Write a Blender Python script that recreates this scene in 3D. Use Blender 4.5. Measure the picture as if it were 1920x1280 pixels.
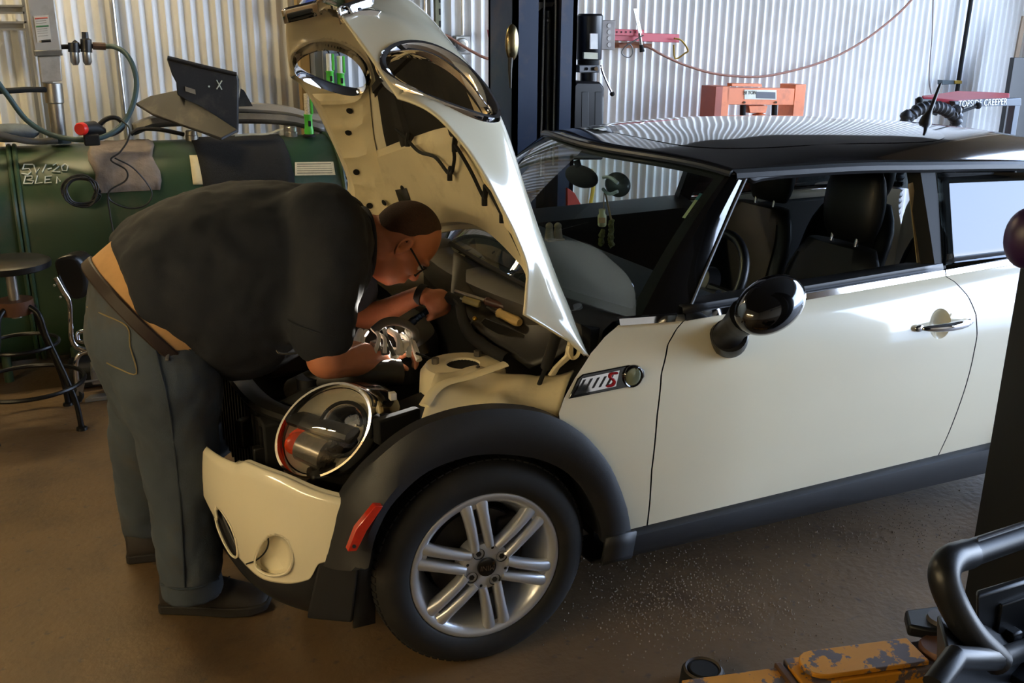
import bpy, bmesh, math, random
from math import pi, sin, cos, radians, sqrt, atan2, hypot
from mathutils import Vector as V, Matrix

for o in list(bpy.data.objects): bpy.data.objects.remove(o, do_unlink=True)
SC = bpy.context.scene
COL = SC.collection
random.seed(7)

# ------------------------------------------------------------------ camera
FPX = 1836.74
CAM = V((-0.970, -2.1592, 1.7163))
YAW, PITCH, ROLL = radians(25.699), radians(17.897), radians(0.4354)
_f = V((sin(YAW)*cos(PITCH), cos(YAW)*cos(PITCH), -sin(PITCH)))
_r0 = V((cos(YAW), -sin(YAW), 0)); _u0 = _r0.cross(_f)
_r = _r0*cos(ROLL) + _u0*sin(ROLL); _u = _u0*cos(ROLL) - _r0*sin(ROLL)
cd = bpy.data.cameras.new('camera'); cam = bpy.data.objects.new('camera', cd); COL.objects.link(cam)
cd.sensor_width = 36; cd.lens = FPX/1920*36; cd.clip_start = .05; cd.clip_end = 200
m3 = Matrix((_r, _u, -_f)).transposed()
cam.matrix_world = Matrix.Translation(CAM) @ m3.to_4x4()
SC.camera = cam

# ------------------------------------------------------------------ exposure and world
SC.view_settings.view_transform = 'Standard'
SC.view_settings.look = 'None'
SC.view_settings.gamma = 1
SC.view_settings.use_curve_mapping = False
SC.view_settings.exposure = 0.0
W = bpy.data.worlds.new('sky'); SC.world = W; W.use_nodes = True
_nt = W.node_tree; _bg = _nt.nodes['Background']
_tc = _nt.nodes.new('ShaderNodeTexCoord'); _sp = _nt.nodes.new('ShaderNodeSeparateXYZ'); _cr = _nt.nodes.new('ShaderNodeValToRGB')
_nt.links.new(_tc.outputs['Generated'], _sp.inputs[0]); _nt.links.new(_sp.outputs[2], _cr.inputs[0]); _nt.links.new(_cr.outputs[0], _bg.inputs[0])
_cr.color_ramp.elements[0].position = 0.0; _cr.color_ramp.elements[0].color = (.74, .85, 1, 1)
_cr.color_ramp.elements[1].position = .6; _cr.color_ramp.elements[1].color = (.38, .58, 1, 1)
_bg.inputs[1].default_value = 14.5

def area(name, loc, rot, sx, sy, power, col):
    l = bpy.data.lights.new(name, 'AREA'); l.shape = 'RECTANGLE'; l.size = sx; l.size_y = sy; l.energy = power; l.color = col
    o = bpy.data.objects.new(name, l); COL.objects.link(o); o.location = loc; o.rotation_euler = rot
    return o

# ------------------------------------------------------------------ pixel helpers (photo taken as 1920x1280)
def ray(u, v):
    return _f + _r*((u-960)/FPX) + _u*((640-v)/FPX)
def at(u, v, Y):
    d = ray(u, v); return CAM + d*((Y-CAM.y)/d.y)
def atz(u, v, Z=0.0):
    d = ray(u, v); return CAM + d*((Z-CAM.z)/d.z)
def atx(u, v, X):
    d = ray(u, v); return CAM + d*((X-CAM.x)/d.x)
YC = 0.816
def mir(p): return V((p[0], 2*YC-p[1], p[2]))

# ------------------------------------------------------------------ materials
def lin(c):
    if isinstance(c, str):
        c = [int(c[i:i+2], 16)/255 for i in (0, 2, 4)]
        c = [x/12.92 if x <= .04045 else ((x+.055)/1.055)**2.4 for x in c]
    return tuple(c[:3])
_mats = {}
def M(name, col, rough=.5, metal=0., var=.12, scale=14., bump=0., bscale=60., coat=0., emit=0., dirt=None, spec=.5, stretch=None, sharp=(.52, .72)):
    if name in _mats: return _mats[name]
    m = bpy.data.materials.new(name); m.use_nodes = True; nt = m.node_tree; b = nt.nodes['Principled BSDF']
    L = nt.links.new; c = lin(col)
    tc = nt.nodes.new('ShaderNodeTexCoord'); mp = nt.nodes.new('ShaderNodeMapping'); L(tc.outputs['Object'], mp.inputs[0])
    if stretch: mp.inputs['Scale'].default_value = stretch
    nz = nt.nodes.new('ShaderNodeTexNoise'); nz.inputs['Scale'].default_value = scale; nz.inputs['Detail'].default_value = 4
    L(mp.outputs[0], nz.inputs[0])
    rp = nt.nodes.new('ShaderNodeValToRGB'); L(nz.outputs[0], rp.inputs[0])
    e = rp.color_ramp.elements
    e[0].position = .3; e[1].position = .7
    e[0].color = (*[x*(1-var) for x in c], 1); e[1].color = (*[min(1, x*(1+var)) for x in c], 1)
    out = rp.outputs[0]
    if dirt:
        dc, amt, dsc = dirt
        n2 = nt.nodes.new('ShaderNodeTexNoise'); n2.inputs['Scale'].default_value = dsc; n2.inputs['Detail'].default_value = 6; n2.inputs['Roughness'].default_value = .65
        L(tc.outputs['Object'], n2.inputs[0])
        r2 = nt.nodes.new('ShaderNodeValToRGB'); L(n2.outputs[0], r2.inputs[0])
        r2.color_ramp.elements[0].position = sharp[0]; r2.color_ramp.elements[0].color = (0, 0, 0, 1)
        r2.color_ramp.elements[1].position = sharp[1]; r2.color_ramp.elements[1].color = (amt, amt, amt, 1)
        mx = nt.nodes.new('ShaderNodeMix'); mx.data_type = 'RGBA'
        L(r2.outputs[0], mx.inputs[0]); L(out, mx.inputs[6]); mx.inputs[7].default_value = (*lin(dc), 1); out = mx.outputs[2]
    L(out, b.inputs['Base Color'])
    b.inputs['Roughness'].default_value = rough; b.inputs['Metallic'].default_value = metal
    b.inputs['Specular IOR Level'].default_value = spec
    b.inputs['Coat Weight'].default_value = coat; b.inputs['Coat Roughness'].default_value = .04
    if emit:
        b.inputs['Emission Color'].default_value = (*c, 1); b.inputs['Emission Strength'].default_value = emit
    if bump:
        n3 = nt.nodes.new('ShaderNodeTexNoise'); n3.inputs['Scale'].default_value = bscale; n3.inputs['Detail'].default_value = 3
        L(tc.outputs['Object'], n3.inputs[0])
        bp = nt.nodes.new('ShaderNodeBump'); bp.inputs['Strength'].default_value = bump; bp.inputs['Distance'].default_value = .01
        L(n3.outputs[0], bp.inputs['Height']); L(bp.outputs[0], b.inputs['Normal'])
    _mats[name] = m; return m
def GLASS(name, tint=(.85, .93, .9), refl=1.0, rough=0.0, ior=1.52):
    if name in _mats: return _mats[name]
    m = bpy.data.materials.new(name); m.use_nodes = True; nt = m.node_tree; L = nt.links.new
    nt.nodes.remove(nt.nodes['Principled BSDF']); out = nt.nodes['Material Output']
    t = nt.nodes.new('ShaderNodeBsdfTransparent'); t.inputs[0].default_value = (*tint, 1)
    g = nt.nodes.new('ShaderNodeBsdfGlossy'); g.inputs['Roughness'].default_value = rough; g.inputs[0].default_value = (refl, refl, refl, 1)
    lw = nt.nodes.new('ShaderNodeLayerWeight'); lw.inputs[0].default_value = .5
    r0 = ((ior-1)/(ior+1))**2*1.9
    pw = nt.nodes.new('ShaderNodeMath'); pw.operation = 'POWER'; L(lw.outputs['Facing'], pw.inputs[0]); pw.inputs[1].default_value = 5
    f = nt.nodes.new('ShaderNodeMath'); f.operation = 'MULTIPLY_ADD'; L(pw.outputs[0], f.inputs[0]); f.inputs[1].default_value = 1-r0; f.inputs[2].default_value = r0
    x = nt.nodes.new('ShaderNodeMixShader'); L(f.outputs[0], x.inputs[0]); L(t.outputs[0], x.inputs[1]); L(g.outputs[0], x.inputs[2]); L(x.outputs[0], out.inputs[0])
    _mats[name] = m; return m

# ------------------------------------------------------------------ geometry helpers: every shape is (verts, faces)
def merge(*gs):
    vs, fs = [], []
    for g in gs:
        k = len(vs); vs += list(g[0]); fs += [tuple(i+k for i in f) for f in g[1]]
    return vs, fs
def xf(g, mat): return [mat @ V(p) for p in g[0]], g[1]
def mv(g, d): return [V(p)+V(d) for p in g[0]], g[1]
def flipm(g): return [mir(p) for p in g[0]], [tuple(reversed(f)) for f in g[1]]
def box(c, s, rot=None):
    R = rot if rot else Matrix.Identity(3)
    vs = [V(c)+R @ V((x*s[0]/2, y*s[1]/2, z*s[2]/2)) for x in (-1, 1) for y in (-1, 1) for z in (-1, 1)]
    return vs, [(0, 1, 3, 2), (4, 6, 7, 5), (0, 4, 5, 1), (2, 3, 7, 6), (0, 2, 6, 4), (1, 5, 7, 3)]
def rz(a): return Matrix.Rotation(a, 3, 'Z')
def frame(d):
    d = V(d).normalized(); a = V((0, 0, 1)) if abs(d.z) < .9 else V((1, 0, 0))
    x = a.cross(d).normalized(); return x, d.cross(x)
def spline(pts, n=6, closed=False):
    P = [V(p) for p in pts]; out = []; N = len(P)
    rng = range(N if closed else N-1)
    for i in rng:
        p1, p2 = P[i], P[(i+1) % N]
        p0 = P[i-1] if (i > 0 or closed) else p1*2-p2
        p3 = P[(i+2) % N] if (i+2 < N or closed) else p2*2-p1
        for k in range(n):
            t = k/n
            out.append(.5*((2*p1)+(p2-p0)*t+(2*p0-5*p1+4*p2-p3)*t*t+(3*p1-p0-3*p2+p3)*t**3))
    if not closed: out.append(P[-1])
    return out
def tube(path, r, n=8, closed=False, caps=True, flat=1.0):
    P = [V(p) for p in path]; N = len(P); rs = r if isinstance(r, (list, tuple)) else [r]*N
    if len(rs) != N: rs = [rs[0]+(rs[-1]-rs[0])*i/(N-1) for i in range(N)]
    T = [(P[(i+1) % N]-P[i-1] if closed else P[min(i+1, N-1)]-P[max(i-1, 0)]).normalized() for i in range(N)]
    x, y = frame(T[0]); vs, fs = [], []
    for i in range(N):
        x = (x-T[i]*x.dot(T[i]))
        x = x.normalized() if x.length > 1e-6 else frame(T[i])[0]
        y = T[i].cross(x)
        for k in range(n):
            a = 2*pi*k/n; vs.append(P[i]+x*cos(a)*rs[i]+y*sin(a)*rs[i]*flat)
    for i in range(N if closed else N-1):
        j = (i+1) % N
        for k in range(n): fs.append((i*n+k, i*n+(k+1) % n, j*n+(k+1) % n, j*n+k))
    if caps and not closed:
        fs.append(tuple(reversed(range(n)))); fs.append(tuple(range((N-1)*n, N*n)))
    return vs, fs
def cyl(a, b, r, n=16, r2=None): return tube([a, b], [r, r if r2 is None else r2], n)
def lathe(prof, o, d, n=32, closed=False, x=None):
    d = V(d).normalized()
    if x is None: x, y = frame(d)
    else: x = V(x).normalized(); y = d.cross(x)
    vs, fs = [], []; N = len(prof)
    for r, h in prof:
        for k in range(n):
            a = 2*pi*k/n; vs.append(V(o)+d*h+x*r*cos(a)+y*r*sin(a))
    for i in range(N if closed else N-1):
        j = (i+1) % N
        for k in range(n): fs.append((i*n+k, i*n+(k+1) % n, j*n+(k+1) % n, j*n+k))
    return vs, fs
def disc(o, d, r, n=24, rx=None):
    x, y = frame(d); return [V(o)+x*r*cos(2*pi*k/n)+y*(rx or r)*sin(2*pi*k/n) for k in range(n)], [tuple(range(n))]
def ball(c, r, n=16, m=10, R=None):
    rr = r if isinstance(r, (tuple, list)) else (r, r, r); R = R or Matrix.Identity(3); vs, fs = [], []
    for i in range(m+1):
        t = pi*i/m
        for k in range(n): vs.append(V(c)+R @ V((rr[0]*sin(t)*cos(2*pi*k/n), rr[1]*sin(t)*sin(2*pi*k/n), rr[2]*cos(t))))
    for i in range(m):
        for k in range(n): fs.append((i*n+k, (i+1)*n+k, (i+1)*n+(k+1) % n, i*n+(k+1) % n))
    return vs, fs
def prism(pts, d):
    P = [V(p) for p in pts]; n = len(P); d = V(d)
    return P+[p+d for p in P], [tuple(reversed(range(n))), tuple(range(n, 2*n))]+[(i, (i+1) % n, n+(i+1) % n, n+i) for i in range(n)]
def grid(fn, nu, nv):
    vs = [V(fn(i/nu, j/nv)) for i in range(nu+1) for j in range(nv+1)]
    return vs, [(i*(nv+1)+j, (i+1)*(nv+1)+j, (i+1)*(nv+1)+j+1, i*(nv+1)+j+1) for i in range(nu) for j in range(nv)]
def pix(p):
    d = V(p)-CAM; k = d.dot(_f); return 960+FPX*d.dot(_r)/k, 640-FPX*d.dot(_u)/k
def inpoly(u, v, P):
    c = False; n = len(P)
    for i in range(n):
        (x1, y1), (x2, y2) = P[i], P[i-1]
        if (y1 > v) != (y2 > v) and u < (x2-x1)*(v-y1)/(y2-y1)+x1: c = not c
    return c
def cut(g, inside):
    fs = [f for f in g[1] if not inside(sum((V(g[0][i]) for i in f), V((0, 0, 0)))/len(f))]
    us = sorted(set(i for f in fs for i in f)); rm = {k: i for i, k in enumerate(us)}
    return [g[0][k] for k in us], [tuple(rm[i] for i in f) for f in fs]
def loft(rows, close=False):
    n = len(rows[0]); vs = [V(p) for r in rows for p in r]; fs = []
    for i in range(len(rows)-1):
        for k in range(n if close else n-1): fs.append((i*n+k, i*n+(k+1) % n, (i+1)*n+(k+1) % n, (i+1)*n+k))
    return vs, fs
def capped(rows):
    g = loft(rows, True); n = len(rows[0]); N = len(rows)
    return g[0], g[1]+[tuple(reversed(range(n))), tuple(range((N-1)*n, N*n))]
def resample(pts, n):
    P = [V(p) for p in pts]; L = [0]
    for a, b in zip(P, P[1:]): L.append(L[-1]+(b-a).length)
    out = []; k = 0
    for i in range(n):
        s = L[-1]*i/(n-1)
        while k < len(P)-2 and L[k+1] < s: k += 1
        t = (s-L[k])/max(1e-9, L[k+1]-L[k]); out.append(P[k].lerp(P[k+1], min(1, max(0, t))))
    return out
def lut(tab):
    xs = [t[0] for t in tab]; ys = [t[1] for t in tab]; n = len(xs)
    d = [(ys[i+1]-ys[i])/(xs[i+1]-xs[i]) for i in range(n-1)]
    mm = [d[0]]+[0 if d[i-1]*d[i] <= 0 else 2*d[i-1]*d[i]/(d[i-1]+d[i]) for i in range(1, n-1)]+[d[-1]]
    def f(x):
        if x <= xs[0]: return ys[0]+(x-xs[0])*mm[0]*0
        if x >= xs[-1]: return ys[-1]
        i = max(k for k in range(n-1) if xs[k] <= x); h = xs[i+1]-xs[i]; t = (x-xs[i])/h
        return (2*t**3-3*t*t+1)*ys[i]+(t**3-2*t*t+t)*h*mm[i]+(-2*t**3+3*t*t)*ys[i+1]+(t**3-t*t)*h*mm[i+1]
    return f

# ------------------------------------------------------------------ object helpers
WL = {}
def O(name, g, mat, parent=None, smooth=True, bevel=0., sub=0, solid=0., angle=38, off=-1, segs=2):
    vs, fs = g
    lo = [min(p[i] for p in vs) for i in range(3)]; hi = [max(p[i] for p in vs) for i in range(3)]
    c = V([(a+b)/2 for a, b in zip(lo, hi)])
    me = bpy.data.meshes.new(name); me.from_pydata([V(p)-c for p in vs], [], fs); me.validate()
    if smooth:
        bm = bmesh.new(); bm.from_mesh(me)
        for f in bm.faces: f.smooth = True
        for e in bm.edges:
            if len(e.link_faces) == 2 and e.calc_face_angle(0) > radians(angle): e.smooth = False
        bm.to_mesh(me); bm.free()
    me.materials.append(mat)
    o = bpy.data.objects.new(name, me); COL.objects.link(o)
    pl = WL[parent] if parent else V((0, 0, 0))
    o.location = c-pl; WL[o] = c
    if parent: o.parent = parent
    if solid:
        md = o.modifiers.new('thickness', 'SOLIDIFY'); md.thickness = solid; md.offset = off
    if bevel:
        md = o.modifiers.new('bevel', 'BEVEL'); md.width = bevel; md.segments = segs; md.limit_method = 'ANGLE'; md.angle_limit = radians(40)
    if sub:
        md = o.modifiers.new('subdivision', 'SUBSURF'); md.levels = sub; md.render_levels = sub
    return o
def tag(o, label, cat, group=None):
    o['label'] = label; o['category'] = cat
    if group: o['group'] = group
    return o
def thing(name, label, cat, loc, group=None):
    o = bpy.data.objects.new(name, None); COL.objects.link(o); o.location = V(loc); WL[o] = V(loc); o.empty_display_size = .1
    return tag(o, label, cat, group)
def struct(o): o['kind'] = 'structure'; return o
def copytree(o, d, parent=None, newloc=None):
    c = o.copy(); COL.objects.link(c)
    if parent is not None: c.parent = parent
    WL[c] = WL[o]+V(d)
    if parent is None: c.location = o.location+V(d)
    for ch in list(o.children): copytree(ch, d, c)
    return c
def text(name, s, mat, parent, origin, xdir, ydir, size, depth=.001, align='CENTER', sx=1.0):
    cu = bpy.data.curves.new(name, 'FONT'); cu.body = s; cu.size = size; cu.align_x = align; cu.align_y = 'CENTER'; cu.extrude = depth; cu.resolution_u = 3
    t = bpy.data.objects.new(name, cu); COL.objects.link(t); bpy.context.view_layer.update()
    me = bpy.data.meshes.new_from_object(t.evaluated_get(bpy.context.evaluated_depsgraph_get()))
    bpy.data.objects.remove(t, do_unlink=True); bpy.data.curves.remove(cu)
    x = V(xdir).normalized(); z = x.cross(V(ydir)).normalized(); y = z.cross(x)
    g = [V(origin)+x*(p.co.x*sx)+y*p.co.y+z*p.co.z for p in me.vertices], [tuple(f.vertices) for f in me.polygons]
    bpy.data.meshes.remove(me)
    return O(name, g, mat, parent, smooth=False)

# ================================================================== the setting
WY = 3.80           # back wall plane
WTOP = 2.9         # top of the corrugated sheeting
XL, XR, YF, ZC = -4.2, 6.75, -6.2, 4.6
wallm = M('white_metal_wall', 'E4E3E0', .38, .0, .04, 2.5, dirt=('A89C88', .25, 1.7), spec=.5)
concrete = M('concrete_floor', '634E34', .58, 0, .16, 3.2, bump=.25, bscale=40, dirt=('3A2D20', .8, 2.2))
def floor_material():
    m = concrete; nt = m.node_tree; b = nt.nodes['Principled BSDF']; L = nt.links.new
    src = b.inputs['Base Color'].links[0].from_socket
    tc = nt.nodes.new('ShaderNodeTexCoord')
    n = nt.nodes.new('ShaderNodeTexNoise'); n.inputs['Scale'].default_value = 26; n.inputs['Detail'].default_value = 5; L(tc.outputs['Object'], n.inputs[0])
    r = nt.nodes.new('ShaderNodeValToRGB'); r.color_ramp.elements[0].position = .62; r.color_ramp.elements[0].color = (0, 0, 0, 1); r.color_ramp.elements[1].position = .72; r.color_ramp.elements[1].color = (.8, .8, .8, 1)
    L(n.outputs[0], r.inputs[0])
    x = nt.nodes.new('ShaderNodeMix'); x.data_type = 'RGBA'; L(r.outputs[0], x.inputs[0]); L(src, x.inputs[6]); x.inputs[7].default_value = (.055, .043, .035, 1)
    L(x.outputs[2], b.inputs['Base Color'])
floor_material()
struct(O('floor', grid(lambda u, v: (XL+(XR-XL)*u, YF+(WY+.1-YF)*v, 0), 4, 4), concrete, smooth=False))
def corr(u, v, x0, x1, n):
    X = x0+(x1-x0)*u
    return (X, WY+.011*cos(2*pi*X/.0678), WTOP*v)
NW = int((XR-(-1.12))/.0678)
struct(O('wall_back', grid(lambda u, v: corr(u, v, -1.12, -1.12+NW*.0678, NW), NW*8, 1), wallm))
struct(O('wall_back_upper', box(((XL+XR)/2, WY+.02, (WTOP+ZC)/2), (XR-XL, .06, ZC-WTOP)), M('dark_reflection_band', '2E2822', .9, 0, .15, 2), smooth=False))  # unseen dark band, added to keep the windscreen reflection dark
tanw = M('tan_painted_board', 'B79A68', .6, 0, .1, 3, dirt=('6E5532', .5, 2))
struct(O('wall_back_board', box(((XL-1.12)/2, WY+.03, WTOP/2), (-1.12-XL, .04, WTOP)), tanw, smooth=False))
grey_p = M('painted_ceiling', '38332E', .8, 0, .08, 2)
struct(O('ceiling', box(((XL+XR)/2, (YF+WY)/2, ZC+.05), (XR-XL+.2, WY-YF+.3, .1)), grey_p, smooth=False))
struct(O('wall_left', box((XL-.05, (YF+WY)/2, ZC/2), (.1, WY-YF+.3, ZC)), M('left_wall_board', '93805F', .8, 0, .1, 2), smooth=False))
rwm = M('right_wall_board', '9A8B76', .8, 0, .1, 2)
# the car drove in through a wide bay opening in the right-hand wall
OY0, OY1, OZ = -5.4, 2.95, 3.9
struct(O('wall_right', merge(box((XR+.05, (OY1+WY+.1)/2, ZC/2), (.1, WY+.1-OY1, ZC)), box((XR+.05, (YF+OY0)/2, ZC/2), (.1, OY0-YF, ZC)), box((XR+.05, (OY0+OY1)/2, (ZC+OZ)/2), (.1, OY1-OY0, ZC-OZ))), rwm, smooth=False))
struct(O('wall_front', box(((XL+XR)/2, YF-.05, ZC/2), (XR-XL+.2, .1, ZC)), rwm, smooth=False))
struct(O('floor_apron', box((XR+10.1, -2, -.05), (20, 30, .1)), M('apron_concrete', 'B4B0A8', .8, 0, .1, 1.5), smooth=False))
# floor joint line
struct(O('trim_floor_joint', prism([(-.02+.0, -.34, .0008), (.6, -1.25, .0008), (.607, -1.25, .0008), (-.012, -.34, .0008)], (0, 0, .0006)), M('joint_black', '2A231D', .9), smooth=False))
# ceiling tube lamps
tubem = M('tube_glow', (1, .80, .46), .4, emit=150.0, var=0)
housing = M('lamp_housing', 'D8D4C8', .5)
def tube_lamp(x, y, LZ, ang, lab):
    t = thing('ceiling_lamp', lab, 'lamp', (x, y, LZ-.15), 'fluorescent lamps under the ceiling')
    R = rz(ang)
    for s in (-.5, .5): O('hanger', cyl(V((x, y, LZ+.03))+R @ V((s, 0, 0)), V((x, y, ZC))+R @ V((s, 0, 0)), .006, 6), housing, t)
    O('housing', box((x, y, LZ), (1.25, .16, .08), R), housing, t, smooth=False)
    for s in (-1, 1):
        d = R @ V((.6, 0, 0)); o_ = R @ V((0, .045*s, 0)); c = V((x, y, LZ-.06))+o_
        O('tube', cyl(c-d, c+d, .014, 10), tubem, t)
for x, y, z, a, lab in ((-3.7, -.5, 2.3, pi/2, 'fluorescent ceiling lamp hung low along the left-hand wall, level with the car bonnet'), (-1.3, 3.2, 3.3, 0, 'fluorescent ceiling lamp above the bar stool and grey pump'), (-3.7, -2.0, 2.3, pi/2, 'fluorescent ceiling lamp hung low along the left-hand wall, behind the photographer')): tube_lamp(x, y, z, a, lab)
# floor drain puck near the lift arm

# ================================================================== the car
cream = M('cream_car_paint', 'F0E6C8', .22, 0, .015, 2, coat=1.0)
cream_in = M('cream_inner_paint', 'EADCB6', .38, 0, .05, 5, dirt=('9A8452', .35, 6))
pblack = M('gloss_black_paint', '0B0A0A', .12, 0, .1, 3, coat=.8)
clad = M('black_textured_plastic', '1E1F22', .52, 0, .08, 30, bump=.08, bscale=500)
rubber = M('tyre_rubber', '151413', .72, 0, .12, 20, dirt=('3A322A', .4, 7))
blackp = M('black_plastic', '121214', .42, 0, .1, 20)
mattb = M('matt_black', '0A0A0A', .85, 0, .1, 20)
chrome = M('chrome', 'E6E6E8', .05, 1, .02, 4)
alloy = M('silver_alloy', 'C6C8CC', .33, .55, .03, 5, coat=.4)
greyp = M('grey_plastic', '55524D', .6, 0, .08, 20, dirt=('857A68', .3, 8))
redrefl = M('red_reflector', 'C22A12', .25, 0, .1, 90, coat=.8)
glass_w = GLASS('windscreen_glass', (.66, .76, .72))
glass_q = GLASS('dark_window_glass', (.10, .11, .11), .8, ior=1.52)
clearp = GLASS('clear_lamp_cover', (.93, .93, .92))
orange_l = M('orange_lens', 'E0481A', .25, 0, .15, 50)
leather = M('black_leather', '17191B', .46, 0, .1, 40, bump=.05, bscale=200)
dashm = M('dark_dashboard', '1E201F', .7, 0, .1, 60)

car = thing('hatchback_car', 'cream three-door hatchback with black roof and its bonnet raised', 'car', (0, YC, 0))

plan = lut([(-.70, .60), (-.62, .36), (-.5, .19), (-.4, .10), (-.3, .055), (-.15, .02), (0, .005), (.2, 0), (1.9, 0), (2.3, 0), (2.6, .03), (2.85, .12), (3.02, .32)])
prof = lut([(.12, .05), (.25, .012), (.31, 0), (.42, -.016), (.58, -.025), (.72, -.02), (.82, -.006), (.88, .014), (.92, .036), (.94, .052), (1.0, .08)])
def sideY(X, Z): return plan(X)+prof(Z)
def atside(u, v, off=0.):
    Y = 0.
    for _ in range(14):
        p = at(u, v, Y); Y = .5*Y+.5*(sideY(p.x, p.z)+off)
    return at(u, v, Y)
def ghY(Z): return .055+(Z-.94)*.4167
def atgh(u, v, off=0.):
    Y = .1
    for _ in range(14): Y = ghY(at(u, v, Y).z)+off
    return at(u, v, Y)
def coons(B, T, L, R, nu, nv, fn):
    B = resample(B, nu+1); T = resample(T, nu+1); L = resample(L, nv+1); R = resample(R, nv+1)
    def f(u, v):
        i = round(u*nu); j = round(v*nv)
        p = B[i]*(1-v)+T[i]*v+L[j]*(1-u)+R[j]*u-(B[0]*(1-u)*(1-v)+B[-1]*u*(1-v)+T[0]*(1-u)*v+T[-1]*u*v)
        return fn(p)
    return grid(f, nu, nv)
def on_side(p): return V((p.x, sideY(p.x, p.z), p.z))
def both(name, g, mat, parent, **k):
    a = O(name, g, mat, parent, **k); b = O(name, flipm(g), mat, parent, **k); return a, b

# --- near and far side panels
hoodline = [atside(*p) for p in ((1045, 783), (1058, 745), (1080, 705), (1108, 662), (1135, 630), (1160, 609))]
archr = [atside(*p) for p in ((1180, 1000), (1172, 950), (1150, 890), (1130, 855), (1100, 820), (1075, 800), (1045, 783))]
gapf = [atside(*p) for p in ((1213, 988), (1222, 880), (1232, 780), (1240, 700), (1252, 645), (1268, 617), (1283, 600))]
gapr = [atside(*p) for p in ((1758, 856), (1795, 770), (1820, 690), (1832, 630), (1830, 590), (1815, 555), (1790, 528), (1770, 516))]
sx = V((.0026, 0, 0))
fl = archr+hoodline[1:]
fendpanel = coons([archr[0], gapf[0]-sx], [hoodline[-1], gapf[-1]-sx], fl, [p-sx for p in gapf], 14, 40, on_side)
fender = both('front_wing', fendpanel, cream, car)[0]
beltf, beltr = gapf[-1], gapr[-1]
doorp = coons([gapf[0]+sx, gapr[0]-sx], [gapf[-1]+sx, gapr[-1]-sx], [p+sx for p in gapf], [p-sx for p in gapr], 150, 84, on_side)
hc = atside(1763, 607); HRr = .049
doorp = cut(doorp, lambda p: hypot(p.x-hc.x, p.z-hc.z) < HRr)
def snap(p):
    r = hypot(p.x-hc.x, p.z-hc.z)
    if r < HRr+.006 and r > 1e-6: k = HRr/r; return on_side(V((hc.x+(p.x-hc.x)*k, 0, hc.z+(p.z-hc.z)*k)))
    return p
doorp = ([snap(p) for p in doorp[0]], doorp[1])
door_near, door_far = both('door', doorp, cream, car)
RX = 2.467
for gp in (gapf, gapr): both('gap_shade_strip', tube([p+V((0, .014, 0)) for p in gp], .011, 8), mattb, car)  # black strips behind the panel gaps, standing in for the shade inside
archq = [V((1.74, 0, .309)), V((1.95, 0, .309)), V((2.015, 0, .312))]+[V((RX-.455*cos(a), 0, .31+.455*sin(a))) for a in [pi*i/16 for i in range(1, 16)]]+[V((2.93, 0, .33))]
archq[0] = gapr[0]+sx
endq = [V((2.93, 0, .33)), V((2.96, 0, .5)), V((2.95, 0, .75)), V((2.9, 0, .95))]
quart = coons(archq, [gapr[-1]+sx, V((2.2, 0, .968)), V((2.9, 0, .97))], [p+sx for p in gapr], endq, 46, 34, on_side)
both('rear_quarter_panel', quart, cream, car)
# rear closing surface (hatch and bumper), seen only from other places
both('tailgate', grid(lambda u, v: (lambda z: V((endq[0].x+.02*sin(pi*v)+.10*sin(u*pi/2), sideY(2.95, z)+(YC-sideY(2.95, z))*u, z)))(.33+.64*v), 12, 12), cream, car, solid=.01)
# dark shell inside the door gaps
for bx_, w_ in ((.56, .13), (1.72, .12)): both('door_frame', box((bx_, .075, .6), (w_, .10, .56)), mattb, car, smooth=False)
# --- sill skirt
sec = [(.315, .004), (.300, -.022), (.262, -.026), (.225, -.005), (.195, .05), (.19, .20)]
both('sill_skirt', loft([[V((X, y+(0 if z > .2 else 0), z-(.03*max(0, (X-.45))/1.5 if z < .24 else 0))) for z, y in sec] for X in (.36, .45, .8, 1.2, 1.6, 2.0, 2.02)]), clad, car, solid=.01)
# --- wheel arch cladding
outer_px = [(1180, 1000), (1172, 950), (1150, 890), (1130, 855), (1100, 820), (1075, 800), (1045, 783), (1010, 770), (970, 764), (930, 763), (895, 766), (860, 772), (825, 782), (790, 795), (760, 812), (735, 830), (705, 856), (680, 880), (658, 908), (640, 935), (615, 1000), (598, 1055)]
inner_px = [(1125, 1012), (1122, 985), (1110, 950), (1095, 922), (1075, 897), (1052, 878), (1025, 864), (995, 855), (960, 850), (925, 848), (890, 850), (858, 857), (828, 867), (800, 880), (775, 898), (750, 922), (730, 945), (715, 970), (702, 1000), (694, 1030), (688, 1060), (674, 1063)]
rows = []
oe = [atside(*p) for p in outer_px]; ie = [at(*p, -.015) for p in inner_px]
oe = spline(oe, 2); ie = spline(ie, 2)
for a, b in zip(oe, ie):
    a2 = a+V((0, -.012, 0)); mid1 = a.lerp(b, .3)+V((0, -.03, 0)); mid2 = a.lerp(b, .72)+V((0, -.028, 0)); mid2.y = min(mid2.y, -.034+max(0, a.y-.05)*.6); c = b+V((0, .03, 0)); d = b+V((0, .12, 0))
    w = V((0, 0, .305)); c = c+(c-V((0, c.y, .305))).normalized()*.01; d = d+(d-V((0, d.y, .305))).normalized()*.015
    rows.append([a+V((0, .03, 0)), a, a2, mid1, mid2, b+V((0, -.012, 0)), b, c, d])
cladf = O('wheel_arch_cladding', loft(rows), clad, car)
O('wheel_arch_cladding', flipm(loft(rows)), clad, car)
rows = []
for i in range(0, 33):
    a = pi*i/32; d = V((-cos(a), 0, sin(a))); c = V((RX, 0, .31))
    rows.append([c+d*r+V((0, y, 0)) for r, y in ((.47, .02), (.47, -.018), (.46, -.03), (.42, -.045), (.37, -.04), (.352, -.02), (.352, .1))])
both('wheel_arch_cladding', loft(rows), clad, car)
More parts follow.
